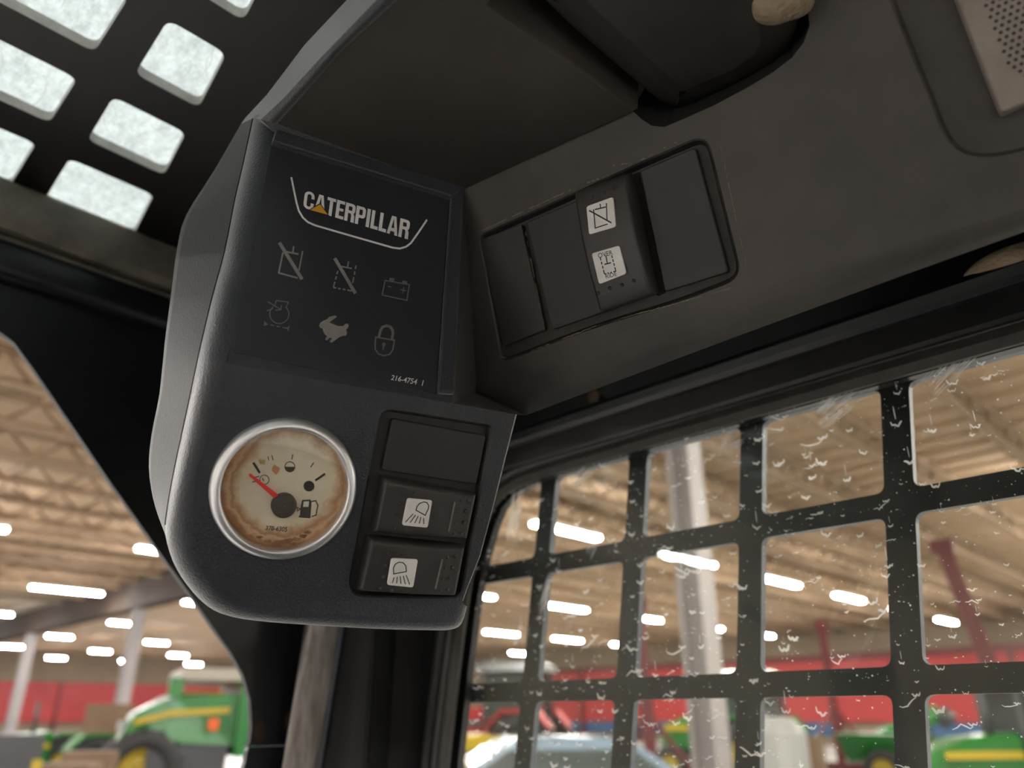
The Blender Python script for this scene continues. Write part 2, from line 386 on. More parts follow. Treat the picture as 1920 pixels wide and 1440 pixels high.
b = MB(); b.box((RX0, RY0, -.2), (RX1, RY1, 0)); struct(b.build('floor', 'floor'), 'grey polished concrete showroom floor')
b = MB(); b.box((RX0, RY0, RH), (RX1, RY1, RH + .2)); deck = struct(b.build('ceiling', 'deck'), 'tan metal deck ceiling of the showroom')
rb = MB(); rb.box((-.06, RY0 + .1, -.05), (.06, 38, .05))
first = None
for k in range(44):
    x = -3 + k * .9
    if first is None: first = rb.build('deck_rib', 'deck', deck, mtx=Matrix.Translation((x, 0, RH - .04))); o = first
    else:
        o = first.copy(); COL.objects.link(o)
        o.location.x += k * .9
jb = MB(); L0 = RX0 + .3; L1 = RX1 - .3
jb.box((L0, -.08, .50), (L1, .08, .60)); jb.box((L0, -.08, 0), (L1, .08, .12)); k = L0
while k < L1 - 1:
    jb.tube([(k, 0, .05), (k + .55, 0, .55), (k + 1.1, 0, .05)], .04, 5); k += 1.1
jfirst = None
for k in range(19):
    y = 1.2 + k * 2.1
    if jfirst is None: jfirst = jb.build('roof_joist', 'joist', deck, mtx=Matrix.Translation((0, y, RH - .66)))
    else:
        o = jfirst.copy(); COL.objects.link(o); o.location.y += k * 2.1
for nm, a, c in (('wall_far', (RX0, RY1, 0), (RX1, RY1 + .2, RH)), ('wall_far_right', (RX1, RY0, 0), (RX1 + .2, RY1, RH)),
                 ('wall_far_left', (RX0 - .2, RY0, 0), (RX0, RY1, RH)), ('wall_far_back', (RX0, RY0 - .2, 0), (RX1, RY0, RH))):
    b = MB(); b.box(a, c); wobj = struct(b.build(nm, 'wall'), 'tan painted wall of the showroom')
    if nm == 'wall_far_right':
        for k in range(9):
            p = MB(); y = 2 + k * 5.2; p.box((RX1 - .35, y + .12, 1.35), (RX1, y + 5.08, 5.0)); p.build('fascia_panel', 'red', wobj)
            p = MB(); p.box((RX1 - .5, y - .12, 0), (RX1, y + .12, 5.0)); p.build('pilaster', 'dark_red', wobj)
            if k != 3: p = MB(); p.box((RX1 - .25, y + .12, .55), (RX1, y + 5.08, 1.3)); p.build('stripe_panel', 'blue', wobj)
        p = MB(); p.box((RX1 - .6, 2, 5.0), (RX1, 50, 5.35)); p.build('cap_rail', 'dark_red', wobj)
    if nm == 'wall_far':
        for k in range(9):
            p = MB(); x = 3 + k * 5.4; p.box((x + .1, RY1 - .35, 1.2), (x + 5.3, RY1, 4.6)); p.build('fascia_panel', 'red', wobj)
            p = MB(); p.box((x - .1, RY1 - .5, 0), (x + .1, RY1, 4.6)); p.build('pilaster', 'dark_red', wobj)
# girder with its columns, and the lower cream bulkhead that stops at it
b = MB(); b.box((11.6, 20, 5.6), (12.2, RY1, 6.75)); struct(b.build('trim_1', 'girder'), 'brown roof girder carried by slim columns')
b = MB(); b.box((11.2, 42, 6.75), (13.0, RY1, 7.18)); b.box((0, 42, 6.6), (11.6, 42.4, 7.18)); struct(b.build('trim_2', 'fascia'), 'cream bulkhead above the brown girder')
def column(x, y, top, hw, label):
    m = MB(); m.box((x - hw, y - hw, 0), (x + hw, y - hw * .75, top)); m.box((x - hw, y + hw * .75, 0), (x + hw, y + hw, top))
    m.box((x - hw * .3, y - hw * .75, 0), (x + hw * .3, y + hw * .75, top)); m.box((x - hw * 1.25, y - hw * 1.25, 0), (x + hw * 1.25, y + hw * 1.25, .03))
    o = m.build('column', 'column'); o['kind'] = 'structure'; o['label'] = label; return o
column(11.9, 32.9, 5.6, .21, 'pale column under the brown girder beside the big green harvester')
column(11.9, 47.0, 5.6, .23, 'pale column under the brown girder behind the grey cart')
column(10.3, 6.4, RH, .2, 'grey white steel column seen through the side window')

# strip lamps
M['lamp_on'] = emat('lamp_tube_light', (1.0, .97, .93), LAMP_POWER)
M['lamp_white'] = pm('lamp_housing', (.8, .8, .78), rough=.5)
lamp0 = None
LAMPLAB = 'long white fluorescent strip lamp hanging under the tan showroom ceiling'
for j in range(10):
    for i in range(12):
        x = -20.4 + i * 6.0; y = -18 + j * 10.5
        if not (RX0 + 2 < x < RX1 - 2 and RY0 + 2 < y < RY1 - 2): continue
        if (i, j) in ((4, 3), (6, 2)): continue
        if lamp0 is None:
            lamp0 = thing('strip_lamp', (x, y, 6.2), LAMPLAB, 'lamp', 'strip lamps under the showroom ceiling')
            m = MB(); m.box((x - 1.3, y - .13, 6.26), (x + 1.3, y + .13, 6.34)); m.build('housing', 'lamp_white', lamp0)
            m = MB(); m.box((x - 1.28, y - .11, 6.20), (x + 1.28, y + .11, 6.26)); m.build('diffuser', 'lamp_on', lamp0)
            for s in (-1, 1):
                m = MB(); m.tube([(x + s, y, 6.33), (x + s, y, RH)], .012, 5); m.build('hanger', 'joist', lamp0)
        else:
            o = copy_tree(lamp0); o.location = (x, y, 6.2)
            if y > 40: o.scale = (.55, .8, 1); tag(o, 'short white strip lamp hanging beyond the cream bulkhead', 'lamp', 'short strip lamps beyond the bulkhead')

# machines on the floor
def wheel(parent, name, c, r, wdt, rimcol, ax):
    """ax: unit vector of the axle"""
    ax = V(ax).normalized(); q = V((0, 0, 1)).rotation_difference(ax).to_matrix().to_4x4()
    m = MB(); m.lathe([(r * .56, -wdt * .5), (r * .9, -wdt * .5), (r, -wdt * .3), (r, wdt * .3), (r * .9, wdt * .5), (r * .56, wdt * .5), (r * .56, -wdt * .5)], 28)
    for k in range(14):
        a = 2 * math.pi * k / 14; e = V((math.cos(a), math.sin(a), 0)); t = V((-math.sin(a), math.cos(a), 0))
        m.loft([[e * (r * .96) + t * (s * r * .05) + V((0, 0, h)) for s, h in ((-1, -wdt * .45), (1, -wdt * .45), (1, wdt * .45), (-1, wdt * .45))],
                [e * (r * 1.04) + t * (s * r * .035) + V((0, 0, h)) for s, h in ((-1, -wdt * .45), (1, -wdt * .45), (1, wdt * .45), (-1, wdt * .45))]], True, 0, False, False, True)
    T = Matrix.Translation(c) @ q
    o = m.build('tyre' if name == 'wheel' else name, 'tyre', parent, mtx=T); 
    m = MB(); m.lathe([(.001, wdt * .18), (r * .2, wdt * .2), (r * .25, wdt * .1), (r * .5, wdt * .14), (r * .57, wdt * .42), (r * .57, -wdt * .42), (r * .3, -wdt * .1), (.001, -wdt * .1)], 24)
    m.build('rim', rimcol, parent, mtx=T)
class Mach:
    """a machine standing on the floor: local x forward, y left, z up"""
    def __init__(s, name, px, dist, turn, label, cat, scale=1.0):
        p, d = ground(px, dist); s.a = math.atan2(d.y, d.x) + math.radians(turn); s.s = scale
        s.x = V((math.cos(s.a), math.sin(s.a), 0)); s.y = V((-math.sin(s.a), math.cos(s.a), 0)); s.o = p
        s.root = thing(name, p, label, cat)
    def W(s, q): return s.o + (s.x * q[0] + s.y * q[1] + ZZ * q[2]) * s.s
    def part(s, name, mat, boxes=(), tubes=(), lofts=()):
        m = MB()
        for a, c in boxes:
            t = MB(); t.box(a, c); m.add([s.W(v) for v in t.v], t.f)
        for path, r in tubes: m.tube([s.W(q) for q in path], r * s.s, 10)
        for rings in lofts: m.loft([[s.W(q) for q in r] for r in rings], True, 0, False, True, True)
        return m.build(name, mat, s.root)
    def wheel(s, c, r, wdt, col): wheel(s.root, 'wheel', s.W(c), r * s.s, wdt * s.s, col, s.y)
def sect(x, w0, w1, z0, z1): return [(x, -w0, z0), (x, w0, z0), (x, w1, z1 - .12), (x, w1 * .8, z1), (x, -w1 * .8, z1), (x, -w1, z1 - .12)]
def tractor(px, dist, turn, label, body='green', trim='yellow', scale=1.0, cab=True, roof=None):
    t = Mach('tractor', px, dist, turn, label, 'tractor', scale)
    t.part('hood', body, lofts=[[sect(.2, .42, .46, .95, 1.75), sect(1.2, .40, .44, .9, 1.66), sect(1.9, .34, .36, .85, 1.45), sect(2.05, .25, .28, .9, 1.25)]])
    for sgn in (-1, 1): t.part('side_stripe', trim, boxes=[((.25, sgn * .465 - .012, 1.32), (1.8, sgn * .465 + .012, 1.45))])
    t.part('chassis', 'dark', boxes=[((-1.2, -.3, .55), (1.9, .3, .95))])
    for sgn in (-1, 1):
        t.part('fender', body, lofts=[[[(-1.5, sgn * .55, 1.25), (-1.5, sgn * 1.0, 1.25), (-1.5, sgn * 1.0, 1.32), (-1.5, sgn * .55, 1.32)],
                                      [(-1.2, sgn * .55, 1.6), (-1.2, sgn * 1.0, 1.6), (-1.2, sgn * 1.0, 1.68), (-1.2, sgn * .55, 1.68)],
                                      [(-.4, sgn * .55, 1.6), (-.4, sgn * 1.0, 1.6), (-.4, sgn * 1.0, 1.68), (-.4, sgn * .55, 1.68)],
                                      [(0, sgn * .55, 1.2), (0, sgn * 1.0, 1.2), (0, sgn * 1.0, 1.28), (0, sgn * .55, 1.28)]]])
        t.wheel((-.85, sgn * .8, .8), .8, .42, trim); t.wheel((1.45, sgn * .72, .5), .5, .3, trim)
    t.part('exhaust', 'dark', tubes=[([(.7, .3, 1.6), (.7, .3, 2.5)], .05)])
    if cab:
        for x, y in ((.15, .5), (.15, -.5), (-1.1, .55), (-1.1, -.55)): t.part('cab_post', 'dark', boxes=[((x - .04, y - .04, 1.0), (x + .04, y + .04, 2.5))])
        t.part('cab_glass', 'cabglass', boxes=[((-1.06, -.48, 1.5), (.11, .48, 2.48))])
        t.part('cab_roof', roof or body, lofts=[[[(x, y, 2.5) for x, y in ((-1.25, -.65), (.35, -.65), (.35, .65), (-1.25, .65))],
                                        [(x, y, 2.65) for x, y in ((-1.2, -.6), (.3, -.6), (.3, .6), (-1.2, .6))], [(x, y, 2.72) for x, y in ((-1, -.45), (.1, -.45), (.1, .45), (-1, .45))]]])
        for sgn in (-1, 1): t.part('work_lamp', 'tankwhite', boxes=[((.32, sgn * .45 - .08, 2.52), (.4, sgn * .45 + .08, 2.62))])
    return t
# big green harvester behind the windscreen opening
h = Mach('harvester', 330, 18, 96, 'large green harvester with sloping bonnet, yellow stripe and cream tank panel beside pale column', 'harvester')
h.part('bonnet', 'green', lofts=[[[(-1.0, -1.1, 1.15), (-1.0, 1.0, 1.15), (-1.0, 1.0, 2.05), (-1.0, -1.1, 2.12)],
                                  [(.2, -1.15, 1.2), (.2, 1.0, 1.2), (.2, .9, 2.0), (.2, -1.1, 2.06)],
                                  [(.8, -1.2, 1.15), (.8, 1.0, 1.15), (.8, .8, 1.72), (.8, -1.15, 1.7)],
                                  [(1.0, -1.2, 1.05), (1.0, 1.0, 1.05), (1.0, .8, 1.3), (1.0, -1.2, 1.2)]]])
h.part('side_stripe', 'yellow', lofts=[[[(x, y + .03, z), (x, y + .03, z + .1), (x, y - .03, z + .1), (x, y - .03, z)] for x, y, z in ((-.85, 1.0, 1.72), (.2, .96, 1.66), (.8, .92, 1.5))]])
h.part('stripe_top', 'yellow', boxes=[((-.8, -.6, 2.06), (.15, .55, 2.1))])
h.part('body', 'green', boxes=[((-4.2, -1.5, .95), (-1.0, 1.2, 2.3))])
h.part('tank_panel', 'cream', boxes=[((-4.0, -1.4, 2.3), (.1, 1.0, 2.52))])
h.part('ladder_post', 'green', boxes=[((.05, .75, 2.0), (.3, 1.0, 2.34))])
h.part('engine_bay', 'dark', boxes=[((-.9, -1.0, .55), (.5, 1.0, 1.15))])
for x in (-.55, -1.4): h.part('marker_lens', 'orange', boxes=[((x - .09, 1.18, 1.42), (x + .09, 1.26, 1.62))])
h.part('roof_beacon', 'orange', boxes=[((-1.2, .6, 2.52), (-1.02, .78, 2.72))])
for sgn in (-1, 1): h.wheel((.55, sgn * .8, .72), .72, .5, 'yellow'); h.wheel((-3.0, sgn * 1.0, .8), .8, .5, 'yellow')
for k in range(2): h.part('head_lamp', 'tankwhite', boxes=[((.84 + k * .0, .2 - k * .9, 1.4), (1.0, .55 - k * .9, 1.58))])
tractor(105, 21, 118, 'small green tractor with yellow bonnet stripe beyond the grey cart', scale=.78, cab=False)
g = Mach('tool_cart', 2, 14, 90, 'dark grey steel cart with a yellow corner stripe beside green tractor', 'cart')
g.part('body', 'dark', boxes=[((-.6, -.35, .12), (.6, .35, 1.42))])
for k in range(4): g.part('drawer', 'dark', boxes=[((-.42, .35, .2 + k * .3), (.5, .375, .46 + k * .3))])
g.part('corner_stripe', 'yellow', boxes=[((-.62, .34, .3), (-.50, .38, 1.1))])
for x in (-.5, .5):
    for y in (-.25, .25): g.wheel((x, y, .06), .06, .05, 'grey')
for i, (px, d, sx, hh, lab) in enumerate(((150, 15, .4, .98, 'brown cardboard carton standing in front of small green tractor'), (185, 16.5, .4, 1.1, 'lower brown cardboard carton beside pale column'),
                             (205, 24, .55, 1.95, 'tall brown crate standing against the distant red wall band'))):
    g = Mach('carton', px, d, 70 + 9 * i, lab, 'carton')
    g.part('box', 'card', boxes=[((-sx, -sx * .7, 0), (sx, sx * .7, hh))]); g.part('tape', 'cream', boxes=[((-sx * 1.002, -.04, hh), (sx * 1.002, .04, hh + .006))])
# seen through the side window
g = Mach('car', 960, 9.5, 100, 'pale blue car with dark windows seen through the side window', 'car')
g.part('hood', 'paleblue', lofts=[[sect(.8, .85, .85, .35, 1.02), sect(1.7, .85, .82, .35, .95), sect(2.1, .8, .72, .35, .75)]])
g.part('body', 'paleblue', boxes=[((-2.2, -.85, .3), (.8, .85, .98))])
g.part('cabin', 'paleblue', lofts=[[[(-1.9, -.8, .98), (.85, -.8, .98), (.85, .8, .98), (-1.9, .8, .98)], [(-1.25, -.62, 1.38), (.15, -.62, 1.38), (.15, .62, 1.38), (-1.25, .62, 1.38)],
                                    [(-1.0, -.5, 1.45), (.0, -.5, 1.45), (.0, .5, 1.45), (-1.0, .5, 1.45)]]])
for sgn in (-1, 1): g.part('side_window', 'cabglass', lofts=[[[(-1.6, sgn * .80, 1.03), (.65, sgn * .80, 1.03), (.65, sgn * .78, 1.03), (-1.6, sgn * .78, 1.03)], [(-1.2, sgn * .65, 1.33), (.15, sgn * .65, 1.33), (.15, sgn * .63, 1.33), (-1.2, sgn * .63, 1.33)]]])
g.part('windscreen', 'cabglass', lofts=[[[(.82, -.7, 1.0), (.82, .7, 1.0), (.86, .7, 1.0), (.86, -.7, 1.0)], [(.16, -.58, 1.36), (.16, .58, 1.36), (.2, .58, 1.36), (.2, -.58, 1.36)]]])
g.part('bumper', 'grey', boxes=[((2.0, -.85, .35), (2.2, .85, .55))])
for x in (-1.4, 1.4):
    for sgn in (-1, 1): g.wheel((x, sgn * .78, .33), .33, .22, 'grey')
tractor(935, 21, 70, 'red tractor with a grey cab roof behind the pale blue car', 'red', 'grey', 1.08, roof='grey')
tractor(915, 14, 120, 'yellow compact tractor standing behind the pale blue car', 'yellow', 'dark', .8, cab=False)
tractor(1375, 22, 60, 'green cabbed tractor standing beside the grey white column', scale=1.0)
tractor(1890, 15, 130, 'green tractor with dark cab under a leaning red mast', scale=.82)
def mast(px, dist, top, lean, wdt, label):
    g = Mach('folded_implement', px, dist, 90, label, 'implement')
    g.part('base_frame', 'dark_red', boxes=[((-1.2, -.6, .25), (1.2, -.45, .45)), ((-1.2, .45, .25), (1.2, .6, .45)), ((-1.2, -.6, .25), (-1.05, .6, .45)), ((1.05, -.6, .25), (1.2, .6, .45))])
    g.part('mast', 'dark_red', lofts=[[[(-wdt, -wdt, .4), (wdt, -wdt, .4), (wdt, wdt, .4), (-wdt, wdt, .4)], [(lean - wdt, -wdt, top), (lean + wdt, -wdt, top), (lean + wdt, wdt, top), (lean - wdt, wdt, top)]]])
    g.part('head', 'dark_red', boxes=[((lean - wdt * 1.5, -wdt * 1.5, top - .25), (lean + wdt * 1.5, wdt * 1.5, top + .02))])
    g.part('brace', 'dark_red', tubes=[([(1.0, 0, .4), (lean * .4, 0, top * .45)], .05), ([(-1.0, 0, .4), (lean * .4, 0, top * .45)], .05)])
    for x in (-1.1, 1.1): g.wheel((x, 0, .3), .3, .18, 'grey')
mast(1218, 16, 3.85, .1, .12, 'folded red implement with upright mast behind the grey white column')
mast(1915, 20, 5.3, .75, .16, 'folded red implement with leaning mast beside green tractor')
mast(1566, 26, 4.3, 0, .12, 'folded red implement with thin distant mast against the red wall band')
g = Mach('grain_cart', 1640, 24, 90, 'green grain cart with a raised unloading auger before the blue stripe', 'grain cart')
g.part('hopper', 'green', lofts=[[[(-.8, -.6, .6), (.8, -.6, .6), (.8, .6, .6), (-.8, .6, .6)], [(-1.3, -1.0, 1.25), (1.0, -1.0, 1.25), (1.0, 1.0, 1.25), (-1.3, 1.0, 1.25)]]])
g.part('auger', 'green', tubes=[([(.9, -.9, .7), (-1.6, -1.0, 1.75)], .22)]); g.part('spout', 'dark', tubes=[([(-1.6, -1.0, 1.75), (-1.85, -1.0, 1.5)], .25)])
for sgn in (-1, 1): g.wheel((0, sgn * .9, .45), .45, .3, 'yellow')
g = Mach('liquid_tank', 1452, 15, 90, 'white upright plastic liquid tank beside the grey white column', 'tank')
g.part('vessel', 'tankwhite', lofts=[[[(r * math.cos(a * .3927), r * math.sin(a * .3927), z) for a in range(16)] for r, z in ((.45, .1), (.48, .2), (.48, 1.4), (.3, 1.62), (.12, 1.66))]])
g.part('lid', 'dark', tubes=[([(0, 0, 1.64), (0, 0, 1.74)], .14)]); g.part('stand', 'dark', boxes=[((-.5, -.5, 0), (.5, .5, .1))])
g = Mach('carton', 1500, 19, 80, 'orange brown carton tower below the blue wall stripe', 'carton'); g.part('box', 'card', boxes=[((-.35, -.35, 0), (.35, .35, 1.28))])
g.part('tape', 'cream', boxes=[((-.351, -.04, 1.28), (.351, .04, 1.286))])

# ================================================================== CAB SHELL
RT6 = .006
# --- roof plate with cut-outs

HOLES = []
for r in range(-9, 4):
    y0 = .4000 + (r - 1) * .0922; y1 = y0 + .060
    if r == 3: y1 = .660
    for k in range(0, 6):
        if k == 0: pts = [(.0960, y0), (.134 + (y0 - .397) * .145, y0), (.134 + (y1 - .397) * .145, y1), (.0985, y1)]
        else:
            xr = .0725 - (k - 1) * .099; pts = [(xr - .075, y0), (xr, y0), (xr, y1), (xr - .075, y1)]
        HOLES.append([V((x, y, ROOF_Z)) for x, y in pts])
RX = (-.52, .52, -.62, .70)
outer = [V((RX[0], RX[2], ROOF_Z)), V((RX[1], RX[2], ROOF_Z)), V((RX[1], RX[3], ROOF_Z)), V((RX[0], RX[3], ROOF_Z))]
b = MB(); hl = [rounded(h_, .0075, 5) for h_ in HOLES]
b.tess([outer] + hl); b.tess([[p + ZZ * .008 for p in outer]] + [[p + ZZ * .008 for p in h_] for h_ in hl])
b.loft([outer, [p + ZZ * .008 for p in outer]])
for h_ in hl: b.loft([h_, [p + ZZ * .008 for p in h_]], True, 1)
roof = struct(b.build('ceiling_cab', ['roof_steel', 'hole_edge'], recalc=False), 'black steel cab roof plate with rounded square cut-outs')
b = MB(); b.box((RX[0] + .03, RX[2] + .03, ROOF_Z + .011), (RX[1] - .03, RX[3] - .005, ROOF_Z + .016))
sk = b.build('skylight', 'skylight', roof, 'scratched milky skylight panel above the roof cut-outs')

b = MB(); rs = random.Random(21)
for k in range(150):
    x = rs.uniform(-.05, .19); y = rs.uniform(.28, .66); a_ = rs.choice((rs.uniform(-.5, .5), rs.uniform(0, 3.14))) + 1.2; l_ = rs.uniform(.008, .05); w_ = rs.uniform(.00012, .0004); q_ = []
    for i in range(7):
        t = i / 6 - .5; q_.append(V((x + math.cos(a_ + t * .5) * l_ * t, y + math.sin(a_ + t * .5) * l_ * t, ROOF_Z + .0108 - k * 1e-6)))
    nv_ = V((-math.sin(a_), math.cos(a_), 0)) * w_
    for i in range(6): b.poly([q_[i] + nv_ * (.3 + .7 * (i > 0)), q_[i + 1] + nv_ * (.3 + .7 * (i < 5)), q_[i + 1] - nv_ * (.3 + .7 * (i < 5)), q_[i] - nv_ * (.3 + .7 * (i > 0))])
o = b.build('scratches', 'scratch', roof, recalc=False); o['kind'] = 'stuff'
# --- windscreen header: dusty beam, round-edged tube, black gusset plates
def prof_x(mb, prof, x0, x1, mi=0, smooth=False, closed=True):
    mb.loft([[V((x0, y, z)) for y, z in prof], [V((x1, y, z)) for y, z in prof]], closed, mi, smooth, closed, closed)
def zf(px, py, y): return on((V((0, y, 0)), V((0, -1, 0))), px, py).z
wf = MB(); wf.box((-.52, .70, 1.15), (.52, .72, ROOF_Z))
zb0 = zf(160, 478, FRONT_Y); zb1 = ROOF_Z
b = MB(); prof_x(b, [(FRONT_Y + .028, zb1), (FRONT_Y + .024, zb1 - .012), (FRONT_Y + .004, zb1 - .017), (FRONT_Y, zb0 + .006), (FRONT_Y + .004, zb0), (FRONT_Y + .05, zb0), (FRONT_Y + .05, zb1)], -.50, .45)
struct(b.build('trim_3', 'beam'), 'dusty grey header beam along the front edge of the roof plate')
zt1 = zf(160, 494, FRONT_Y + .012); zt0 = zf(160, 573, FRONT_Y + .012)
yc = FRONT_Y + .03; prof = []
for k in range(25):
    a = math.pi * .5 + math.pi * k / 24 * 1.0
    prof.append((yc + math.copysign(abs(math.cos(a)) ** .55, math.cos(a)) * .022, (zt0 + zt1) / 2 + math.copysign(abs(math.sin(a)) ** .55, math.sin(a)) * (zt1 - zt0) / 2))
b = MB(); prof_x(b, prof, -.50, .47, 0, True, False)
tb = struct(b.build('trim_4', 'black_steel', recalc=False), 'black painted header tube under the dusty beam')
b = MB(); prof_x(b, [(yc - .0222, zt1 - .0035), (yc - .0195, zt1 - .0008), (yc - .012, zt1 + .0004), (yc - .012, zt1 - .003), (yc - .02, zt1 - .006)], -.50, .47); b.build('dusty_rim', 'dust_edge', tb)
# gusset plate
curve = [(-420, 470), (-240, 505), (-120, 548), (-55, 585), (0, 622), (26, 641), (59, 686), (104, 752), (156, 828), (208, 905), (257, 974), (306, 1044), (358, 1116), (400, 1177), (433, 1223), (457, 1267), (470, 1313), (472.5, 1360), (469, 1393), (464, 1399)]
PPL = (V((0, FRONT_Y + .02, 0)), V((0, -1, 0)))
cp = [on(PPL, x, y) for x, y in curve]
def plate(loop, edge_from, edge_to, name, lab, parent=None):
    b = MB(); back = [p + V((0, .006, 0)) for p in loop]; ins = loop[:]
    sub = loop[edge_from:edge_to]
    b.tess([loop]); b.tess([back]); b.loft([loop, back])
    o = b.build(name, 'black_steel')
    struct(o, lab)
    e = MB(); r1 = [p + V((0, -.0006, 0)) for p in sub]; 
    def offs(d):
        out = []
        for i, p in enumerate(sub):
            t = (sub[min(i + 1, len(sub) - 1)] - sub[max(i - 1, 0)]).normalized(); n = V((-t.z, 0, t.x)); out.append(p + n * d)
        return out
    A = [p + V((0, .0, 0)) for p in offs(-.0002)]; B = [p + V((0, .0012, 0)) for p in offs(.0012)]; C_ = [p + V((0, .0045, 0)) for p in offs(.0016)]; D_ = [p + V((0, .006, 0)) for p in offs(0)]
    e.loft([A, B, C_, D_], False, 0, True); e.build('cut_edge', 'cut_edge', o, recalc=False)
    return o
topz = zt0 + .02
loop = cp + [V((.47, FRONT_Y + .02, cp[-1].z)), V((.47, FRONT_Y + .02, topz)), V((cp[0].x, FRONT_Y + .02, topz))]
g1 = plate(loop, 0, len(cp), 'wall_front', 'black painted steel gusset plate with a curved windscreen edge')
low = [on(PPL, x, y) for x, y in ((467, 1400.5), (464, 1408), (461, 1427), (455, 1450), (440, 1500), (428, 1560), (425, 1700), (424, 2100))]
loop = low + [V((.47, FRONT_Y + .02, low[-1].z)), V((.47, FRONT_Y + .02, low[0].z))]
g2 = plate(loop, 0, len(low), 'wall_front_lower', 'lower black gusset plate below a thin joint')
for cx, cy, rx, ry in ((487, 1372, 11, 21), (541, 1352, 7, 20)):
    b = MB(); b.poly([on(PPL, cx + rx * math.cos(a * .45) * (1 + .2 * math.sin(3 * a)), cy + ry * math.sin(a * .45), .0005) for a in range(14)]); b.build('rust_patch', 'rust', g1)
# grab bar / door channel in front of the plate
PB = (on(PPL, 600, 1300) - FH * .06, -FH)
def barq(x, y, o=0): return on(PB, x, y, o)
b = MB(); n = -FH
fl = [(573, 1150), (516, 1500)]; fr = [(641, 1150), (584, 1500)]
def ext(a, c, z):
    t = (z - a.z) / (c.z - a.z); return a + (c - a) * t
A0, A1 = barq(*fl[0]), barq(*fl[1]); B0, B1 = barq(*fr[0]), barq(*fr[1])
rings = []
for z in (A0.z + .12, A0.z, (A0.z + A1.z) / 2, A1.z, A1.z - .35):
    a = ext(A0, A1, z); c = ext(B0, B1, z); wv = c - a; ring = []
    for t, d in ((.01, -.006), (.015, -.003), (.04, -.001), (.14, .0015), (.3, .003), (.55, .0035), (.8, .002), (.93, .0005), (.985, -.003)): ring.append(a + wv * t + n * d)
    rings.append(ring)
b.loft(rings, False, 0, True)
br = b.build('trim_5', 'bar', recalc=False); struct(br, 'worn grey metal grab bar running down the windscreen post')
b = MB(); rings = []
for z in (A0.z + .12, A1.z - .35):
    a = ext(A0, A1, z); c = ext(B0, B1, z); wv = c - a
    rings.append([a + wv * .985 + n * -.003, a + wv * 1.02 + n * -.008, a + wv * 1.02 + n * -.028, a + wv * .05 + n * -.028, a + wv * .05 + n * -.006])
b.loft(rings, True, 0); b.build('bar_flange', 'bar_side', br)
# corner post (dark) between the grab bar and the side window
b = MB()
prof = [(.375, .64), (.375, .60), (.395, .575), (.40, .57), (.405, .57), (.41, .575), (.43, .575), (.47, .56), (.47, .70), (.375, .70)]
b.loft([[V((x, y, .4)) for x, y in prof], [V((x, y, ROOF_Z)) for x, y in prof]], True, 0, False, True, True)
struct(b.build('trim_6', 'post'), 'black corner post of the cab')

# --- side wall with window, seals, guard and glass
def zw(px, py, x): return on((V((x, 0, 0)), V((-1, 0, 0))), px, py).z
ztop = on(PWIN, 1400, 780).z
def winP(px, py, dx=0.0):
    return on((V((SIDE_X + dx, 0, 0)), V((-1, 0, 0))), px, py)
corner = [(838, 1430), (858, 1255), (870, 1160), (882, 1085), (895, 1030), (910, 980), (924, 947), (945, 922), (972, 906), (1004, 893)]
inner = [winP(*q) for q in corner]; inner[0].z = inner[0].z
yl = inner[0].y; inner = [V((SIDE_X, .62, CAM.z - .42))] + inner if False else [V((SIDE_X, inner[0].y + .02, CAM.z - .42))] + inner
inner += [V((SIDE_X, .30, ztop + .0008)), V((SIDE_X, .2, ztop + .001)), V((SIDE_X, -.40, ztop)), V((SIDE_X, -.47, ztop - .02)), V((SIDE_X, -.50, ztop - .07)), V((SIDE_X, -.50, CAM.z - .42))]
outer = [V((SIDE_X, .62, .45)), V((SIDE_X, .62, ROOF_Z)), V((SIDE_X, -.62, ROOF_Z)), V((SIDE_X, -.62, .45))]
b = MB(); sh = V((.0185, 0, 0)); b.tess([[p + V((.012, 0, 0)) for p in outer], [p + V((.012, 0, 0)) for p in inner]]); b.tess([[p + sh for p in outer], [p + sh for p in inner]])
b.loft([[p + V((.012, 0, 0)) for p in inner], [p + sh for p in inner]]); b.loft([[p + V((.012, 0, 0)) for p in outer], [p + sh for p in outer]])
wr = struct(b.build('wall_right', 'black_steel', recalc=False), 'black cab side wall around the guarded side window')
# seal following the window opening: profile steps inwards
def seal(name, mat, w0, w1, d0, d1, lab=None, path=inner):
    b = MB(); c = V((SIDE_X, 0, CAM.z - .1))
    def off(d):
        out = []
        for i, p in enumerate(path):
            a = path[max(i - 1, 0)]; e = path[min(i + 1, len(path) - 1)]; t = (e - a).normalized(); nn = V((0, -t.z, t.y))
            if nn.dot(p - c) < 0: nn = -nn
            out.append(p + nn * d)
        return out
    r0, r1 = off(w0), off(w1); m0 = off((w0 + w1) / 2); dx = V((-1, 0, 0))
    b.loft([r0, [p + dx * d0 for p in r0], [p + dx * (d1 + .001) for p in m0], [p + dx * d1 for p in r1], r1], False, 0, False)
    return b.build(name, mat, wr, lab, recalc=False)
seal('window_seal', 'seal', -.004, .006, .003, .005, 'dirty brownish glazing seal')
seal('glazing_rubber', 'rubber', .006, .013, .006, .007)
seal('rubber_lip', 'rubber', .015, .022, .004, .009)
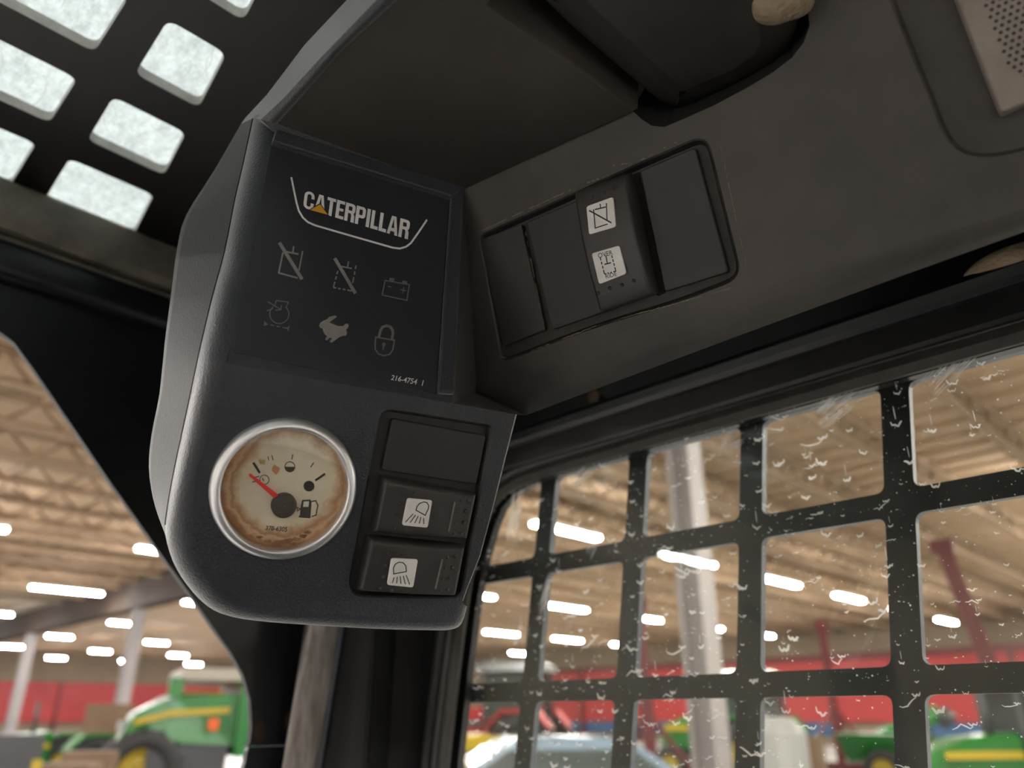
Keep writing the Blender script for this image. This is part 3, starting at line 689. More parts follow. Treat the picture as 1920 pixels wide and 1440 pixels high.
# rails above the window, straight along the cab
def prof_y(prof, y0, y1, name, mat, lab=None):
    b = MB(); b.loft([[V((x, y0, z)) for x, z in prof], [V((x, y1, z)) for x, z in prof]], True, 0, False, True, True)
    return b.build(name, mat, wr, lab)
xr = SIDE_X - .012; z0 = zw(1400, 745, xr); z1 = zw(1400, 701, xr); z2 = zw(1400, 694, xr - .006); z3 = zw(1400, 655, xr - .014); z4 = zw(1400, 610, SIDE_X)
prof_y([(SIDE_X + .012, z0), (xr + .002, z0), (xr, z0 + .002), (xr - .001, z1), (SIDE_X + .012, z1)], -.60, .565, 'lower_rail', 'rubber')
prof_y([(SIDE_X + .012, z1), (xr - .005, z1), (xr - .008, z1 + .003), (xr - .014, z3 - .004), (xr - .012, z3), (SIDE_X + .012, z3 + .004)], -.60, .565, 'upper_rail', 'black_steel')
# bolt in the dark gap
bp_ = winP(1122, 748, -.012); b = MB()
b.tube([bp_ + V((.02, 0, 0)), bp_ + V((-.004, 0, 0))], .0035, 8); b.tube([bp_ + V((-.001, 0, 0)), bp_ + V((-.006, 0, 0))], .0065, 6, smooth=False); b.build('bolt', 'bolt', wr)
# guard plate behind the glass
GX = SIDE_X + .020
PG = (V((GX, 0, 0)), V((-1, 0, 0)))
# column edges (bar right edge / next bar left edge) read near mid height, rows likewise
def gy(px, py): return on(PG, px, py).y
def gz(px, py): return on(PG, px, py).z
cols = [(gy(1004, 1000), gy(1030, 1000)), (gy(1172, 970), gy(1206, 970)), (gy(1385, 930), gy(1428, 930)), (gy(1655, 880), gy(1716, 880))]
pit = (cols[0][0] - cols[3][0]) / 3; barw = sum(a - c for a, c in cols) / 4
rowsz = [(gz(1300, 1012), gz(1300, 985)), (gz(1300, 1312), gz(1300, 1268))]
rowsz = [(gz(1300, 1030), gz(1300, 988)), (gz(1300, 1310), gz(1300, 1268))]
pz = (rowsz[0][0] - rowsz[1][0]); bz = (rowsz[0][1] - rowsz[0][0] + rowsz[1][1] - rowsz[1][0]) / 2
ys = sorted([cols[k][0] for k in range(4)] + [cols[3][0] - pit * k for k in range(1, 7)] + [cols[0][0] + pit], reverse=True)  # left edge of each bar
zs = [gz(1540, 760), rowsz[0][0], rowsz[1][0]] + [rowsz[1][0] - pz * k for k in (1, 2, 3)]     # bottom edge of each bar
outer = [V((GX, .62, CAM.z - .46)), V((GX, .62, ROOF_Z - .05)), V((GX, -.62, ROOF_Z - .05)), V((GX, -.62, CAM.z - .46))]
hl = []; LEAN = .15; ZREF = gz(1300, 960)
for i in range(len(ys) - 1):
    for j in range(len(zs) - 1):
        y1_ = ys[i] - barw; y0_ = ys[i + 1]; zt = zs[j] ; zb = zs[j + 1] + bz
        if y0_ < -.55 or y1_ > .60 or zb < CAM.z - .44: continue
        sl = lambda y_, z_: V((GX, y_ + (ZREF - z_) * LEAN, z_))
        hl.append(rounded([sl(y1_, zt), sl(y0_, zt), sl(y0_, zb), sl(y1_, zb)], .0055, 4))
b = MB(); dx = V((.0055, 0, 0)); b.tess([outer] + hl); b.tess([[p + dx for p in outer]] + [[p + dx for p in h_] for h_ in hl]); b.loft([outer, [p + dx for p in outer]])
for h_ in hl: b.loft([h_, [p + dx for p in h_]], True, 1)
wn = b.build('window_1', ['grille', 'grille_edge'], recalc=False); struct(wn, 'side window with black square steel guard behind streaked glass')
# glass pane
b = MB(); c0 = [p + V((.006, 0, 0)) for p in inner]; cen = V((SIDE_X + .006, 0, CAM.z - .1))
c0 = [p + (p - cen).normalized() * .004 for p in c0]
b.tess([c0]); b.build('pane', 'glass', wn, 'clear window pane with dried water marks and smears', recalc=False)
# dried water marks and smears on the inside of the pane
b = MB(); GXX = SIDE_X + .0052; rnd = random.Random(11)
def gp(y, z): return V((GXX - b_k[0] * 1e-7, y, z))
b_k = [0]
def ribbon(pts, w):
    b_k[0] += 1; L = []; R = []
    for i, (y, z) in enumerate(pts):
        a = pts[max(i - 1, 0)]; c = pts[min(i + 1, len(pts) - 1)]; t = V((c[0] - a[0], c[1] - a[1])); t = t.normalized() if t.length else V((1, 0))
        ww = w * (.25 + .75 * math.sin(math.pi * (i + .4) / (len(pts) - .2))) ; L.append(gp(y - t.y * ww, z + t.x * ww)); R.append(gp(y + t.y * ww, z - t.x * ww))
    for i in range(len(pts) - 1): b.poly([L[i], L[i + 1], R[i + 1], R[i]])
YW0, YW1, ZW0 = -.05, .50, CAM.z - .06
def speck(y, z, r):
    b_k[0] += 1; k = rnd.choice((5, 6, 7)); b.poly([gp(y + r * math.cos(a * 6.283 / k) * rnd.uniform(.6, 1.2), z + r * math.sin(a * 6.283 / k) * rnd.uniform(.6, 1.3)) for a in range(k)])
for k in range(780):
    y = rnd.uniform(YW0, YW1); z = rnd.uniform(ZW0, ztop)
    s = rnd.choice((.8, 1.1, 1.5, 2.1, 3.0)) * .001 * rnd.uniform(.8, 1.3); a0 = rnd.uniform(-2.9, -2.3); a1 = rnd.uniform(-.8, -.1); nn = 7
    tail = rnd.random()
    pts = [(y + s * 1.0 * math.cos(a0 + (a1 - a0) * i / nn), z + s * (1.2 if tail < .6 else .7) * math.sin(a0 + (a1 - a0) * i / nn) + s * .2 * math.sin(i * 2.1 + k)) for i in range(nn + 1)]
    ribbon(pts, s * rnd.uniform(.14, .28))
    if tail > .8:
        x = y; zz = z - s; q = []
        for i in range(6): q.append((x, zz)); x += rnd.uniform(.3, 1.1) * s; zz += rnd.uniform(-.7, .7) * s
        ribbon(q, s * .15)
    elif tail < .15: ribbon([(y, z + s * t_ * .8) for t_ in range(4)], s * .07)
for k in range(2700):
    y = rnd.uniform(YW0, YW1); z = ztop - (ztop - ZW0) * (rnd.random() ** 1.25); speck(y, z, rnd.choice((.00015, .00022, .0003, .00045)) * rnd.uniform(.8, 1.3))
o = b.build('water_marks', 'drops', wn, 'pale dried water drops scattered over the pane', recalc=False); o['kind'] = 'stuff'
b = MB()
def smear(px, py, ang, ln, wd, n):
    p = winP(px, py)
    for k in range(n):
        u = rnd.uniform(-1, 1) * wd; v = rnd.uniform(-1, 1) * ln * .5; l = ln * rnd.uniform(.3, .9); ca, sa = math.cos(ang), math.sin(ang)
        q = [(p.y + (v + l * t) * ca - u * sa, p.z + (v + l * t) * sa + u * ca + .0006 * math.sin(t * 3 + k)) for t in (0, .2, .4, .6, .8, 1)]
        ribbon(q, rnd.uniform(.00008, .0003))
smear(1075, 900, 2.6, .014, .006, 60); smear(1130, 905, 2.0, .012, .009, 36); smear(955, 985, 1.75, .035, .007, 75); smear(1010, 1130, 1.95, .022, .003, 45)
smear(1545, 765, 2.7, .02, .009, 90); smear(1350, 830, 2.9, .012, .007, 60); smear(1760, 700, 2.5, .025, .008, 60); smear(1100, 1030, 2.3, .012, .004, 25)
o = b.build('smears', 'smear', wn, 'faint wiped streaks on the pane', recalc=False); o['kind'] = 'stuff'

# --- the rest of the cab box, open at the windows
b = MB(); b.box((-.52, -.66, .35), (.52, .70, .42)); struct(b.build('floor_cab', 'black_steel'), 'black cab floor plate')
def wallframe(name, lab, P, o0, i0, th):
    b = MB(); O = [P(*q) for q in o0]; I = [P(*q) for q in i0]; b.tess([O, I]); b.tess([[p + th for p in O], [p + th for p in I]]); b.loft([I, [p + th for p in I]]); b.loft([O, [p + th for p in O]])
    struct(b.build(name, 'black_steel', recalc=False), lab)
zlo = .42
wallframe('wall_left', 'black cab side wall with an open window', lambda a, c: V((-.49, a, c)), ((-.62, zlo), (.62, zlo), (.62, ROOF_Z), (-.62, ROOF_Z)), ((-.52, 1.1), (.52, 1.1), (.52, ROOF_Z - .12), (-.52, ROOF_Z - .12)), V((-.03, 0, 0)))
wallframe('wall_back', 'black cab rear wall with an open window', lambda a, c: V((a, -.62, c)), ((-.49, zlo), (.46, zlo), (.46, ROOF_Z), (-.49, ROOF_Z)), ((-.40, 1.25), (.38, 1.25), (.38, ROOF_Z - .12), (-.40, ROOF_Z - .12)), V((0, -.03, 0)))
b = MB(); b.box((-.52, .62, .42), (.47, .66, .62)); struct(b.build('trim_7', 'black_steel'), 'black lower front sill of the cab')
for sx in (-1, 1):
    b = MB(); b.box((sx * .5 - .12 if sx > 0 else -.62, -.6, 0), (sx * .5 + .12 if sx > 0 else -.38, .6, .35)); struct(b.build('trim_%d' % (8 if sx > 0 else 9), 'black_steel'), 'black undercarriage block carrying the cab')

# ================================================================== OVERHEAD CONSOLE
con = thing('overhead_console', on(PL, 600, 1150) - ZZ * .01, 'dark grey moulded plastic overhead console with decal, fuel gauge and switches', 'console')
EQT = [((514, 248), (474, 222), (452, 232)), ((499, 320), (455, 310), (400, 322)), ((482, 393), (440, 375), (349, 403)), ((468, 471), (421, 471), (332, 465)),
       ((450, 560), (397, 560), (321, 549)), ((432, 649), (375, 653), (309, 640)), ((412, 715), (358, 733), (299, 738)), ((393, 804), (343, 804), (284, 815)),
       ((374, 872), (327, 877), (279, 877)), ((364, 935), (314, 950), (287, 935)), ((363, 985), (310, 1000), (303, 985)), ((372, 1028), (324, 1052), (326, 1035)), ((394, 1068), (350, 1096), (356, 1080)),
       ((425, 1106), (386, 1134), (390, 1120)), ((465, 1133), (427, 1152), (435, 1140)), ((520, 1144), (500, 1162), (505, 1150)), ((600, 1150), (600, 1169), (600, 1155)), ((700, 1156), (700, 1175), (700, 1160)),
       ((800, 1158), (800, 1178), (800, 1165)), ((836, 1157), (838, 1177), (836, 1165)), ((853, 1149), (860, 1166), (854, 1158)), ((866, 1128), (868.5, 1131), (866, 1130))]
def kink_y(x): return 672 + (x - 430) * .196
def face(px, py, o=0.0):
    """point on the folded front of the pod: upright above the fold, tilted below"""
    a = on(PS, px, py, o); c = on(PL, px, py, o)
    return a if a.z > c.z and py < kink_y(px) + 60 and (a - CAM).length >= (c - CAM).length or py < kink_y(px) - 5 else c
def face2(px, py, o=0.0):
    d = ray(px, py)
    ta = (PS[0] + PS[1] * o - CAM).dot(PS[1]) / d.dot(PS[1]); tb_ = (PL[0] + PL[1] * o - CAM).dot(PL[1]) / d.dot(PL[1])
    return CAM + d * max(ta, tb_)      # the two half spaces make a convex fold
def smooth_curve(pts, k=3):
    out = []
    for i in range(len(pts) - 1):
        p0, p1, p2, p3 = pts[max(i - 1, 0)], pts[i], pts[i + 1], pts[min(i + 2, len(pts) - 1)]
        for s_ in range(k):
            t = s_ / k
            out.append(tuple(.5 * ((2 * b_) + (-a_ + c_) * t + (2 * a_ - 5 * b_ + 4 * c_ - d_) * t * t + (-a_ + 3 * b_ - 3 * c_ + d_) * t ** 3) for a_, b_, c_, d_ in zip(p0, p1, p2, p3)))
    out.append(pts[-1]); return out
Ec = smooth_curve([e for e, q, t in EQT]); Qc = smooth_curve([q for e, q, t in EQT]); Tc = smooth_curve([t for e, q, t in EQT])
right_edge = [(876, 1100), (898, 1045), (923, 951), (952, 835), (966, 781)]
# front: upper upright part and lower tilted part with the switch recess
E3 = [face2(x, y) for x, y in Ec]
ki = next(i for i, (x, y) in enumerate(Ec) if y > kink_y(x))
fold_l = face2(Ec[ki][0] + 3, kink_y(Ec[ki][0])); 
fold_dir = PS[1].cross(PL[1]).normalized()
k0 = on(PL, 960, 776)
def foldpt(px, py):
    p = on(PL, px, py); return k0 + fold_dir * (p - k0).dot(fold_dir)
FL = foldpt(Ec[ki][0] + 2, kink_y(Ec[ki][0] + 2)); FR = foldpt(848, kink_y(848)); FRR = foldpt(966, 781)
b = MB(); up_loop = [on(PS, x, y) for x, y in Ec[:ki]] + [FL, FR] + pxs(PS, [(866, 357)])
b.tess([up_loop])
rec_l = [(714, 764), (924, 797), (866, 1123), (648, 1120)]
rec_out = rounded(pxs(PL, rec_l), [.006, .003, .005, .009], 6)
low_loop = [FL] + [on(PL, x, y) for x, y in Ec[ki:]] + pxs(PL, right_edge[:-1]) + [FRR, FR]
GC0 = on(PL, 534, 915.5); ga = PL[1].orthogonal().normalized(); gb = PL[1].cross(ga)
gauge_hole = [GC0 + (ga * math.cos(k * math.pi / 36) + gb * math.sin(k * math.pi / 36)) * .0262 for k in range(72)]
b.tess([low_loop, rec_out, gauge_hole])
# switch recess: soft lip, wall and floor
nL = PL[1]
b.loft([rec_out, [p - nL * .0007 for p in shrink(rec_out, .0007)], [p - nL * .0025 for p in shrink(rec_out, .0012)], [p - nL * .004 for p in shrink(rec_out, .0014)]], True, 1)
b.tess([[p - nL * .004 for p in shrink(rec_out, .0014)]], 1)
# rolled edge from the face to the seam
rings = []
NR = 7
def unplane(p, px):  # push a point forward onto the folded face
    da = (PS[0] - p).dot(PS[1]); db = (PL[0] - p).dot(PL[1])
    return p + PS[1] * da if da < db else p + PL[1] * db
Q3 = [face2(x, y, -.014) for x, y in Qc]
for k in range(NR + 1):
    t = k / NR; ring = []
    for i in range(len(Ec)):
        a = E3[i]; c = Q3[i]; m = unplane(c, None); m = a + (m - a) * .8
        ring.append(a * (1 - t) ** 2 + m * (2 * t * (1 - t)) + c * t * t)
    rings.append(ring)
b.loft(rings, False, 0, True)
# right and bottom returns
re3 = pxs(PL, [Ec[-1]] + right_edge[:-1]) + [FRR]; b.loft([re3, [p - nL * .0015 + RT * .0012 for p in re3], [p - nL * .05 for p in re3]], False)
bot = Q3[-22:]; b.loft([bot, [p + V((.3, .9, 0)) * .0 - nL * .03 + ZZ * .004 for p in bot], [p - nL * .07 + ZZ * .012 for p in bot]], False, 0, True)
pod = b.build('pod_shell', ['shell', 'recess'], con, recalc=False)
# side cover behind the seam
T3 = []
for i, (x, y) in enumerate(Tc): T3.append(face2(x, y, -.055 - .0 * i))
S0 = [face2(x, y, -.0155) for x, y in Qc]
b = MB(); n1 = 34
ringsA = []
for t in (0, .05, .35, .7, .9, 1):
    ring = []
    for i in range(n1):
        a = S0[i]; c = T3[i]; bulge = (-RT + UP * .0) * (.006 * math.sin(math.pi * t)) * 0
        ring.append(a * (1 - t) + c * t)
    ringsA.append(ring)
ringsA.append([p + FW * .03 + RT * .03 for p in ringsA[-1]])
b.loft(ringsA, False, 0, True)
sm = MB(); sp0 = [face2(x - 1.1, y, -.0125) for x, y in Qc[:30]]; sp1 = [face2(x + .9, y, -.0125) for x, y in Qc[:30]]
sm.loft([sp0, sp1], False); sm.build('seam', 'void', con)  # dark strip paints the shade of an open groove between shell and cover
sc_ = b.build('side_cover', 'cover', con, 'glossy dark grey side cover behind a thin seam', recalc=False)
# spine that carries on along the headliner edge above the decal
spine = [((520, 232), (489, 224), (460, 221)), ((567, 180), (531, 185), (500, 178)), ((640, 96), (603, 106), (571, 84)), ((745, 0), (706, 0), (650, 0))]
b = MB(); rg = [[], [], [], [], []]
hz = CORNER.z
for a, c, d in spine:
    pa = on(PSOF, *a, 0.0); pc = on(PSOF, *c, -.004 + .0045); pd = on((V((0, 0, hz + .045)), V((0, 0, -1))), *d)
    pm_ = on(PSOF, (a[0] + c[0]) / 2, (a[1] + c[1]) / 2, .004)
    rg[0].append(pa); rg[1].append(pm_ ); rg[2].append(pc); rg[3].append(pc * .5 + pd * .5); rg[4].append(pd)
for r_ in rg: r_.append(r_[-1] + V((0, -.42, 0)))
b.loft(rg[:3], False, 0, True); b.loft(rg[2:], False, 0, True)
top = [p + (p - CAM) * .15 + RT * .012 for p in rg[4]]; b.loft([rg[4], top], False, 0, False)
# corner patch joining spine, rolled edge and decal frame
b.poly([E3[0], Q3[0], rg[2][0], rg[0][0]]); b.poly([Q3[0], T3[0], rg[4][0], rg[2][0]])
b.poly([on(PS, 514, 248), on(PS, 866, 357), CORNER, rg[0][0]])
b.build('headliner_edge', 'shell', con, recalc=False)

# switch face on the right
R_notch = [(1186, 208), (1204, 224), (1222, 236), (1246, 238), (1275, 226), (1340, 197), (1400, 165), (1450, 135), (1485, 108), (1507, 80), (1518, 48), (1512, 0), (1500, -60)]
bend0 = [(893, 716), (960, 694), (1120, 638), (1400, 549), (1700, 456), (1920, 392), (2150, 322)]
bot0 = [(893, 737), (985, 779), (1140, 721), (1400, 624), (1700, 514), (1920, 435), (2150, 352)]
rec_r = [(896, 441), (1072, 363), (1180, 312), (1326, 249), (1393, 521), (1262, 572), (1125, 611), (940, 681)]
rec3 = rounded(pxs(PR, rec_r), [.005, .02, .02, .008, .008, .02, .02, .006], 6)
spk = [(1672, 0 - 60), (1700, 100), (1785, 300), (2010, 250), (1960, -100)]
spk = [(1640, -70), (1690, 60), (1792, 312), (2060, 250), (1900, -120)]
spk3 = rounded(pxs(PR, spk), [.004, .03, .016, .01, .01], 8)
nR = PR[1]
b = MB(); RUN = az(124) * .32
def pxe(pl, pts, o=0.0):      # as pxs, the last point carried on towards the rear of the cab
    r = pxs(pl, pts, o); r[-1] = r[-1] + RUN; return r
loop = pxs(PR, [(868, 356)]) + pxs(PR, R_notch) + pxe(PR, [(1480, -160), (2150, -160)]) + pxe(PR, bend0)[::-1]
b.tess([loop, rec3, spk3])
b.loft([pxe(PR, bend0), [p * .5 + q * .5 + nR * .0012 for p, q in zip(pxe(PR, bend0), pxe(PR, bot0, -.004))], pxe(PR, bot0, -.004), [p - nR * .03 + ZZ * .02 for p in pxe(PR, bot0, -.004)]], False, 0, True)
for rr_, dep in ((rec3, .0035), (spk3, .006)):
    b.loft([rr_, [p - nR * .0006 for p in shrink(rr_, .0008)], [p - nR * dep for p in shrink(rr_, .0022)]], True, 1 if dep < .004 else 0)
    b.tess([[p - nR * dep for p in shrink(rr_, .0022)]], 1 if dep < .004 else 0)
# soft fillet from the decal frame to the switch face
ridge = [on(PS, 866 - 18 * t, 357 + 385 * t) for t in (0, .25, .5, .75, 1)]
rl = pxs(PR, [(868, 356), (875, 448), (882, 540), (888, 634), (893, 716)]); mid = [a * .5 + c * .5 - (PS[1] + nR) * .0012 for a, c in zip(ridge, rl)]
b.loft([ridge, mid, rl], False, 0, True); b.poly([ridge[-1], rl[-1], on(PR, 893, 737, -.004), FR])
b.poly([FR, on(PR, 893, 737, -.004), on(PR, 985, 779, -.004), FRR])
# notch returns into the slot
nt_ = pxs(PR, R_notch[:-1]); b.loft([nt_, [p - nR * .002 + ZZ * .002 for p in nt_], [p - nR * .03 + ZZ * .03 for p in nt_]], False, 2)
b.build('switch_panel_shell', ['liner', 'recess', 'void'], con, recalc=False)
# underside of the headliner
b = MB(); slot_edge = [(1186, 208), (1040, 101), (905, 4), (700, -143)]
loop = [on(PSOF, *a) for a, c, d in spine] + [on(PSOF, 700, -190)] * 0 + [on(PSOF, *q) for q in slot_edge[::-1]] + [CORNER]
sof_l = [on(PSOF, 520, 232), on(PSOF, 567, 180), on(PSOF, 640, 96), on(PSOF, 745, 0), rg[0][-1], V((.141, rg[0][-1].y, hz)), V((.141, on(PSOF, 905, 4).y, hz)), on(PSOF, 1040, 101), on(PSOF, 1186, 208), CORNER]
b.tess([sof_l])
se = [V((.141, rg[0][-1].y, hz)), V((.141, on(PSOF, 905, 4).y, hz))] + [on(PSOF, *q) for q in ((1040, 101), (1186, 208))]
b.loft([se, [p + V((.002, -.0015, .002)) for p in se], [p + V((.003, -.006, .05)) for p in se]], False, 0, True)
b.build('headliner_underside', 'liner_soffit', con, recalc=False)
# unseen panel added above the slot to block light from the cavity
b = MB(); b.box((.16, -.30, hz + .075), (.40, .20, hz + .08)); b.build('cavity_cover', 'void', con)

# decal frame
b = MB(); slab(PS, [(517, 243), (866, 356), (843, 376), (508, 273)], .0, .0032, .001, .0012, b)
b.build('frame_rail', 'shell', con)
b = MB(); slab(PS, [(844, 372), (866, 356), (849, 741), (818, 739)], .0, .0030, .001, .0012, b)
b.build('frame_rail', 'shell', con)
b = slab(PS, [(507, 274), (842, 376), (817, 738), (436, 661)], .0001, .0006, .0012, .0002)
dec = b.build('decal_panel', 'decal', con, 'dark decal with white maker name, yellow triangle and six grey symbols')
OFF = .00075
# maker name in heavy condensed capitals
ink = Ink(PS, c2, OFF); tl, tr, br_, bl = V((443, 403)), V((950, 551)), V((938, 640)), V((432, 487))
letters = [('C', 1.0), ('A', 1.08), ('T', .86), ('E', .80), ('R', .98), ('P', .94), ('I', .42), ('L', .74), ('L', .74), ('A', 1.06), ('R', .98)]
W = sum(x for _, x in letters) + .09 * 10; S_ = .30
def q2(u, t): u /= W; return tuple((bl * (1 - u) + br_ * u) * (1 - t) + (tl * (1 - u) + tr * u) * t)
def gl(pts): ink.fill([q2(u, t) for u, t in pts])
def arcp(cx, cy, rx, ry, a0, a1, n=8): return [(cx + rx * math.cos(math.radians(a0 + (a1 - a0) * i / n)), cy + ry * math.sin(math.radians(a0 + (a1 - a0) * i / n))) for i in range(n + 1)]
def ringseg(x, outer_, inner_):
    for i in range(len(outer_) - 1): gl([(x + outer_[i][0], outer_[i][1]), (x + outer_[i + 1][0], outer_[i + 1][1]), (x + inner_[i + 1][0], inner_[i + 1][1]), (x + inner_[i][0], inner_[i][1])])
x = 0
for ch, wd in letters:
    r_ = lambda a, c, d, e: gl([(x + a, c), (x + d, c), (x + d, e), (x + a, e)])
    if ch == 'C':
        o_ = [(wd, .62), (wd, .75)] + arcp(wd / 2, .75, wd / 2, .25, 0, 180) + [(0, .25)] + arcp(wd / 2, .25, wd / 2, .25, 180, 360) + [(wd, .38)]
        iw = wd / 2 - S_; i_ = [(wd - S_, .62), (wd - S_, .75)] + arcp(wd / 2, .75, iw, .10, 0, 180) + [(S_, .25)] + arcp(wd / 2, .25, iw, .10, 180, 360) + [(wd - S_, .38)]
        ringseg(x, o_, i_)
    elif ch == 'A':
        m_ = wd / 2
        gl([(x, 0), (x + .30, 0), (x + m_ + .03, 1), (x + m_ - .22, 1)]); gl([(x + wd - .30, 0), (x + wd, 0), (x + m_ + .22, 1), (x + m_ - .03, 1)]); r_(m_ - .28, .18, m_ + .28, .36)
    elif ch == 'T': r_(0, .83, wd, 1); r_(wd / 2 - .16, 0, wd / 2 + .16, .84)
    elif ch == 'E':
        r_(0, 0, S_ + .02, 1); r_(.2, 0, wd, .17); r_(.2, .83, wd, 1); r_(.2, .43, wd - .08, .58)
    elif ch == 'I': r_(.05, 0, wd - .04, 1)
    elif ch == 'L': r_(0, 0, S_ + .02, 1); r_(.2, 0, wd, .18)
    elif ch in 'RP':
        lo_ = .46 if ch == 'R' else .38
        r_(0, 0, S_ + .02, 1); o_ = [(.2, 1), (wd - .25, 1)] + arcp(wd - .3, 1 - .18, .3, .18, 90, 0, 5) + arcp(wd - .3, lo_ + .18, .3, .18, 0, -90, 5) + [(.2, lo_)]
        i_ = [(.2, .84), (wd - .35, .84)] + arcp(wd - .38, .79, .08, .05, 90, 0, 5) + arcp(wd - .38, lo_ + .21, .08, .05, 0, -90, 5) + [(.2, lo_ + .16)]
        ringseg(x, o_, i_)
        if ch == 'R': gl([(x + wd - .34, 0), (x + wd, 0), (x + wd - .02, .36), (x + wd - .16, .52), (x + wd - .45, .52), (x + wd - .34, .36)])
    x += wd + .09
ink.build('maker_name', 'white_print', dec, 'white maker name in heavy capitals')
ink = Ink(PS, c2, OFF); ink.line([(376, 340), (388, 400), (401, 462), (412, 502), (432, 535), (455, 556), (490, 572), (680, 627), (866, 680), (900, 684), (930, 675), (953, 657), (990, 605), (1030, 545)], 9)
ink.build('swoosh', 'white_print', dec)
ink = Ink(PS, c2, OFF); ink.text('216-4754  1', [(862, 1293), (1015, 1319), (1008, 1347), (855, 1317)], .012)
ink.build('part_number', 'white_print', dec)
ink = Ink(PS, c2, OFF + .0002); ink.fill([(456, 500), (515, 464), (562, 530)]); ink.build('triangle_outline', 'decal', dec)
ink = Ink(PS, c2, OFF + .0003); ink.fill([(466, 498), (515, 471), (552, 521)]); ink.build('triangle', 'yellow_print', dec, 'yellow triangle under the letter A')
k = Ink(PS, c2, OFF); k.line([(318, 655), (428, 832)], 17); k.line([(336, 703), (315, 801), (406, 826)], 8); k.line([(431, 695), (413, 790)], 7); k.line([(350, 699), (410, 711)], 9); k.line([(388, 672), (383, 702)], 8)
k.build('coupler_symbol', 'grey_print', dec)
k = Ink(PS, c2, OFF); k.line([(585, 730), (685, 900)], 16); k.dash((600, 792), (579, 870), 7, 3); k.dash((579, 872), (668, 888), 7, 4); k.dash((688, 766), (672, 850), 7, 3); k.line([(610, 769), (668, 780)], 7); k.line([(652, 745), (647, 776)], 7)
k.build('dashed_coupler_symbol', 'grey_print', dec)
k = Ink(PS, c2, OFF); k.line([(828, 838), (945, 858), (933, 934), (814, 908)], 6, True); k.fill([(850, 824), (873, 828), (871, 842), (848, 838)]); k.fill([(912, 838), (935, 842), (933, 855), (910, 851)]); k.line([(841, 866), (859, 870)], 5); k.line([(902, 882), (930, 888)], 5); k.line([(919, 870), (913, 900)], 5)
k.build('battery_symbol', 'dim_print', dec)
k = Ink(PS, c2, OFF); k.arc((318, 1000), 46, -50, 232, 5); k.line([(298, 957), (303, 934), (361, 942), (350, 970)], 5); k.line([(262, 940), (326, 978)], 5); k.line([(328, 957), (326, 978), (300, 982)], 5); k.line([(258, 984), (285, 975)], 5); k.dash((246, 1046), (362, 1070), 5, 4); k.fill([(246, 1033), (262, 1050), (243, 1058)]); k.fill([(368, 1055), (352, 1068), (362, 1084)])
k.build('engine_symbol', 'dim_print', dec)
k = Ink(PS, c2, OFF); k.fill([(510, 1055), (516, 1042), (530, 1032), (546, 1026), (560, 1013), (588, 1006), (596, 1013), (577, 1027), (560, 1040), (577, 1048), (602, 1058), (626, 1058), (635, 1048), (646, 1045), (653, 1055), (648, 1068), (640, 1075), (645, 1090), (640, 1103), (622, 1106), (606, 1112), (588, 1126), (570, 1139), (560, 1133), (573, 1116), (560, 1114), (548, 1128), (538, 1122), (548, 1106), (536, 1096), (530, 1083), (527, 1071), (514, 1065)])
k.build('hare_symbol', 'grey_print', dec)
k = Ink(PS, c2, OFF); k.line([(798, 1112), (806, 1078), (817, 1062), (834, 1056), (852, 1060), (864, 1076), (866, 1095), (861, 1123)], 13); k.line([(783, 1111), (873, 1126), (866, 1170), (850, 1194), (822, 1201), (796, 1192), (780, 1168), (780, 1140)], 7, True); k.disc((822, 1146), 9); k.line([(822, 1146), (818, 1174)], 7)
k.build('padlock_symbol', 'dim_print', dec)

# blanks and rockers
def blank(pl, px, label=None, h=-.0004):
    b = slab(pl, px, -.0045, h, .0016, .0005); return b.build('switch_blank', 'blank', con, label)
blank(PL, [(736, 785), (912, 817), (894, 909), (716, 882)])
blank(PR, [(898, 449), (976, 420), (1021, 619), (942, 650)])
blank(PR, [(986, 417), (1084, 375), (1134, 584), (1034, 619)])
blank(PR, [(1200, 321), (1303, 276), (1366, 510), (1247, 547)], h=.0002)
def rocker(pl, quad, prof, label, horiz=True, nu=36, nv=14):
    """rocker paddle: quad TL,TR,BR,BL in pixels; prof(u) is the height along its long side"""
    n = pl[1]; tl_, tr_, br2, bl_ = pxs(pl, quad); b = MB(); pts = []
    def edge(t, w):
        d = min(t, 1 - t); return 1 if d > w else math.sqrt(max(0, 1 - ((w - d) / w) ** 2))
    for i in range(nu + 1):
        for j in range(nv + 1):
            u = .5 - .5 * math.cos(math.pi * i / nu); v = .5 - .5 * math.cos(math.pi * j / nv)
            p = (tl_ * (1 - u) + tr_ * u) * (1 - v) + (bl_ * (1 - u) + br2 * u) * v
            L_ = u if horiz else v
            h_ = prof(L_); e = edge(u, .035 if horiz else .07) * edge(v, .07 if horiz else .035)
            pts.append(p + n * (-.0035 + (h_ + .0035) * (.55 + .45 * e)))
    fs = [(i * (nv + 1) + j, (i + 1) * (nv + 1) + j, (i + 1) * (nv + 1) + j + 1, i * (nv + 1) + j + 1) for i in range(nu) for j in range(nv)]
    b.add(pts, fs, 0, True)
    rim = [pts[i * (nv + 1)] for i in range(nu + 1)] + [pts[nu * (nv + 1) + j] for j in range(1, nv + 1)] + [pts[i * (nv + 1) + nv] for i in range(nu - 1, -1, -1)] + [pts[j] for j in range(nv - 1, 0, -1)]
    b.loft([rim, [p - n * .008 for p in rim]], True)
    return b.build('rocker_switch', 'rocker', con, label, recalc=False)
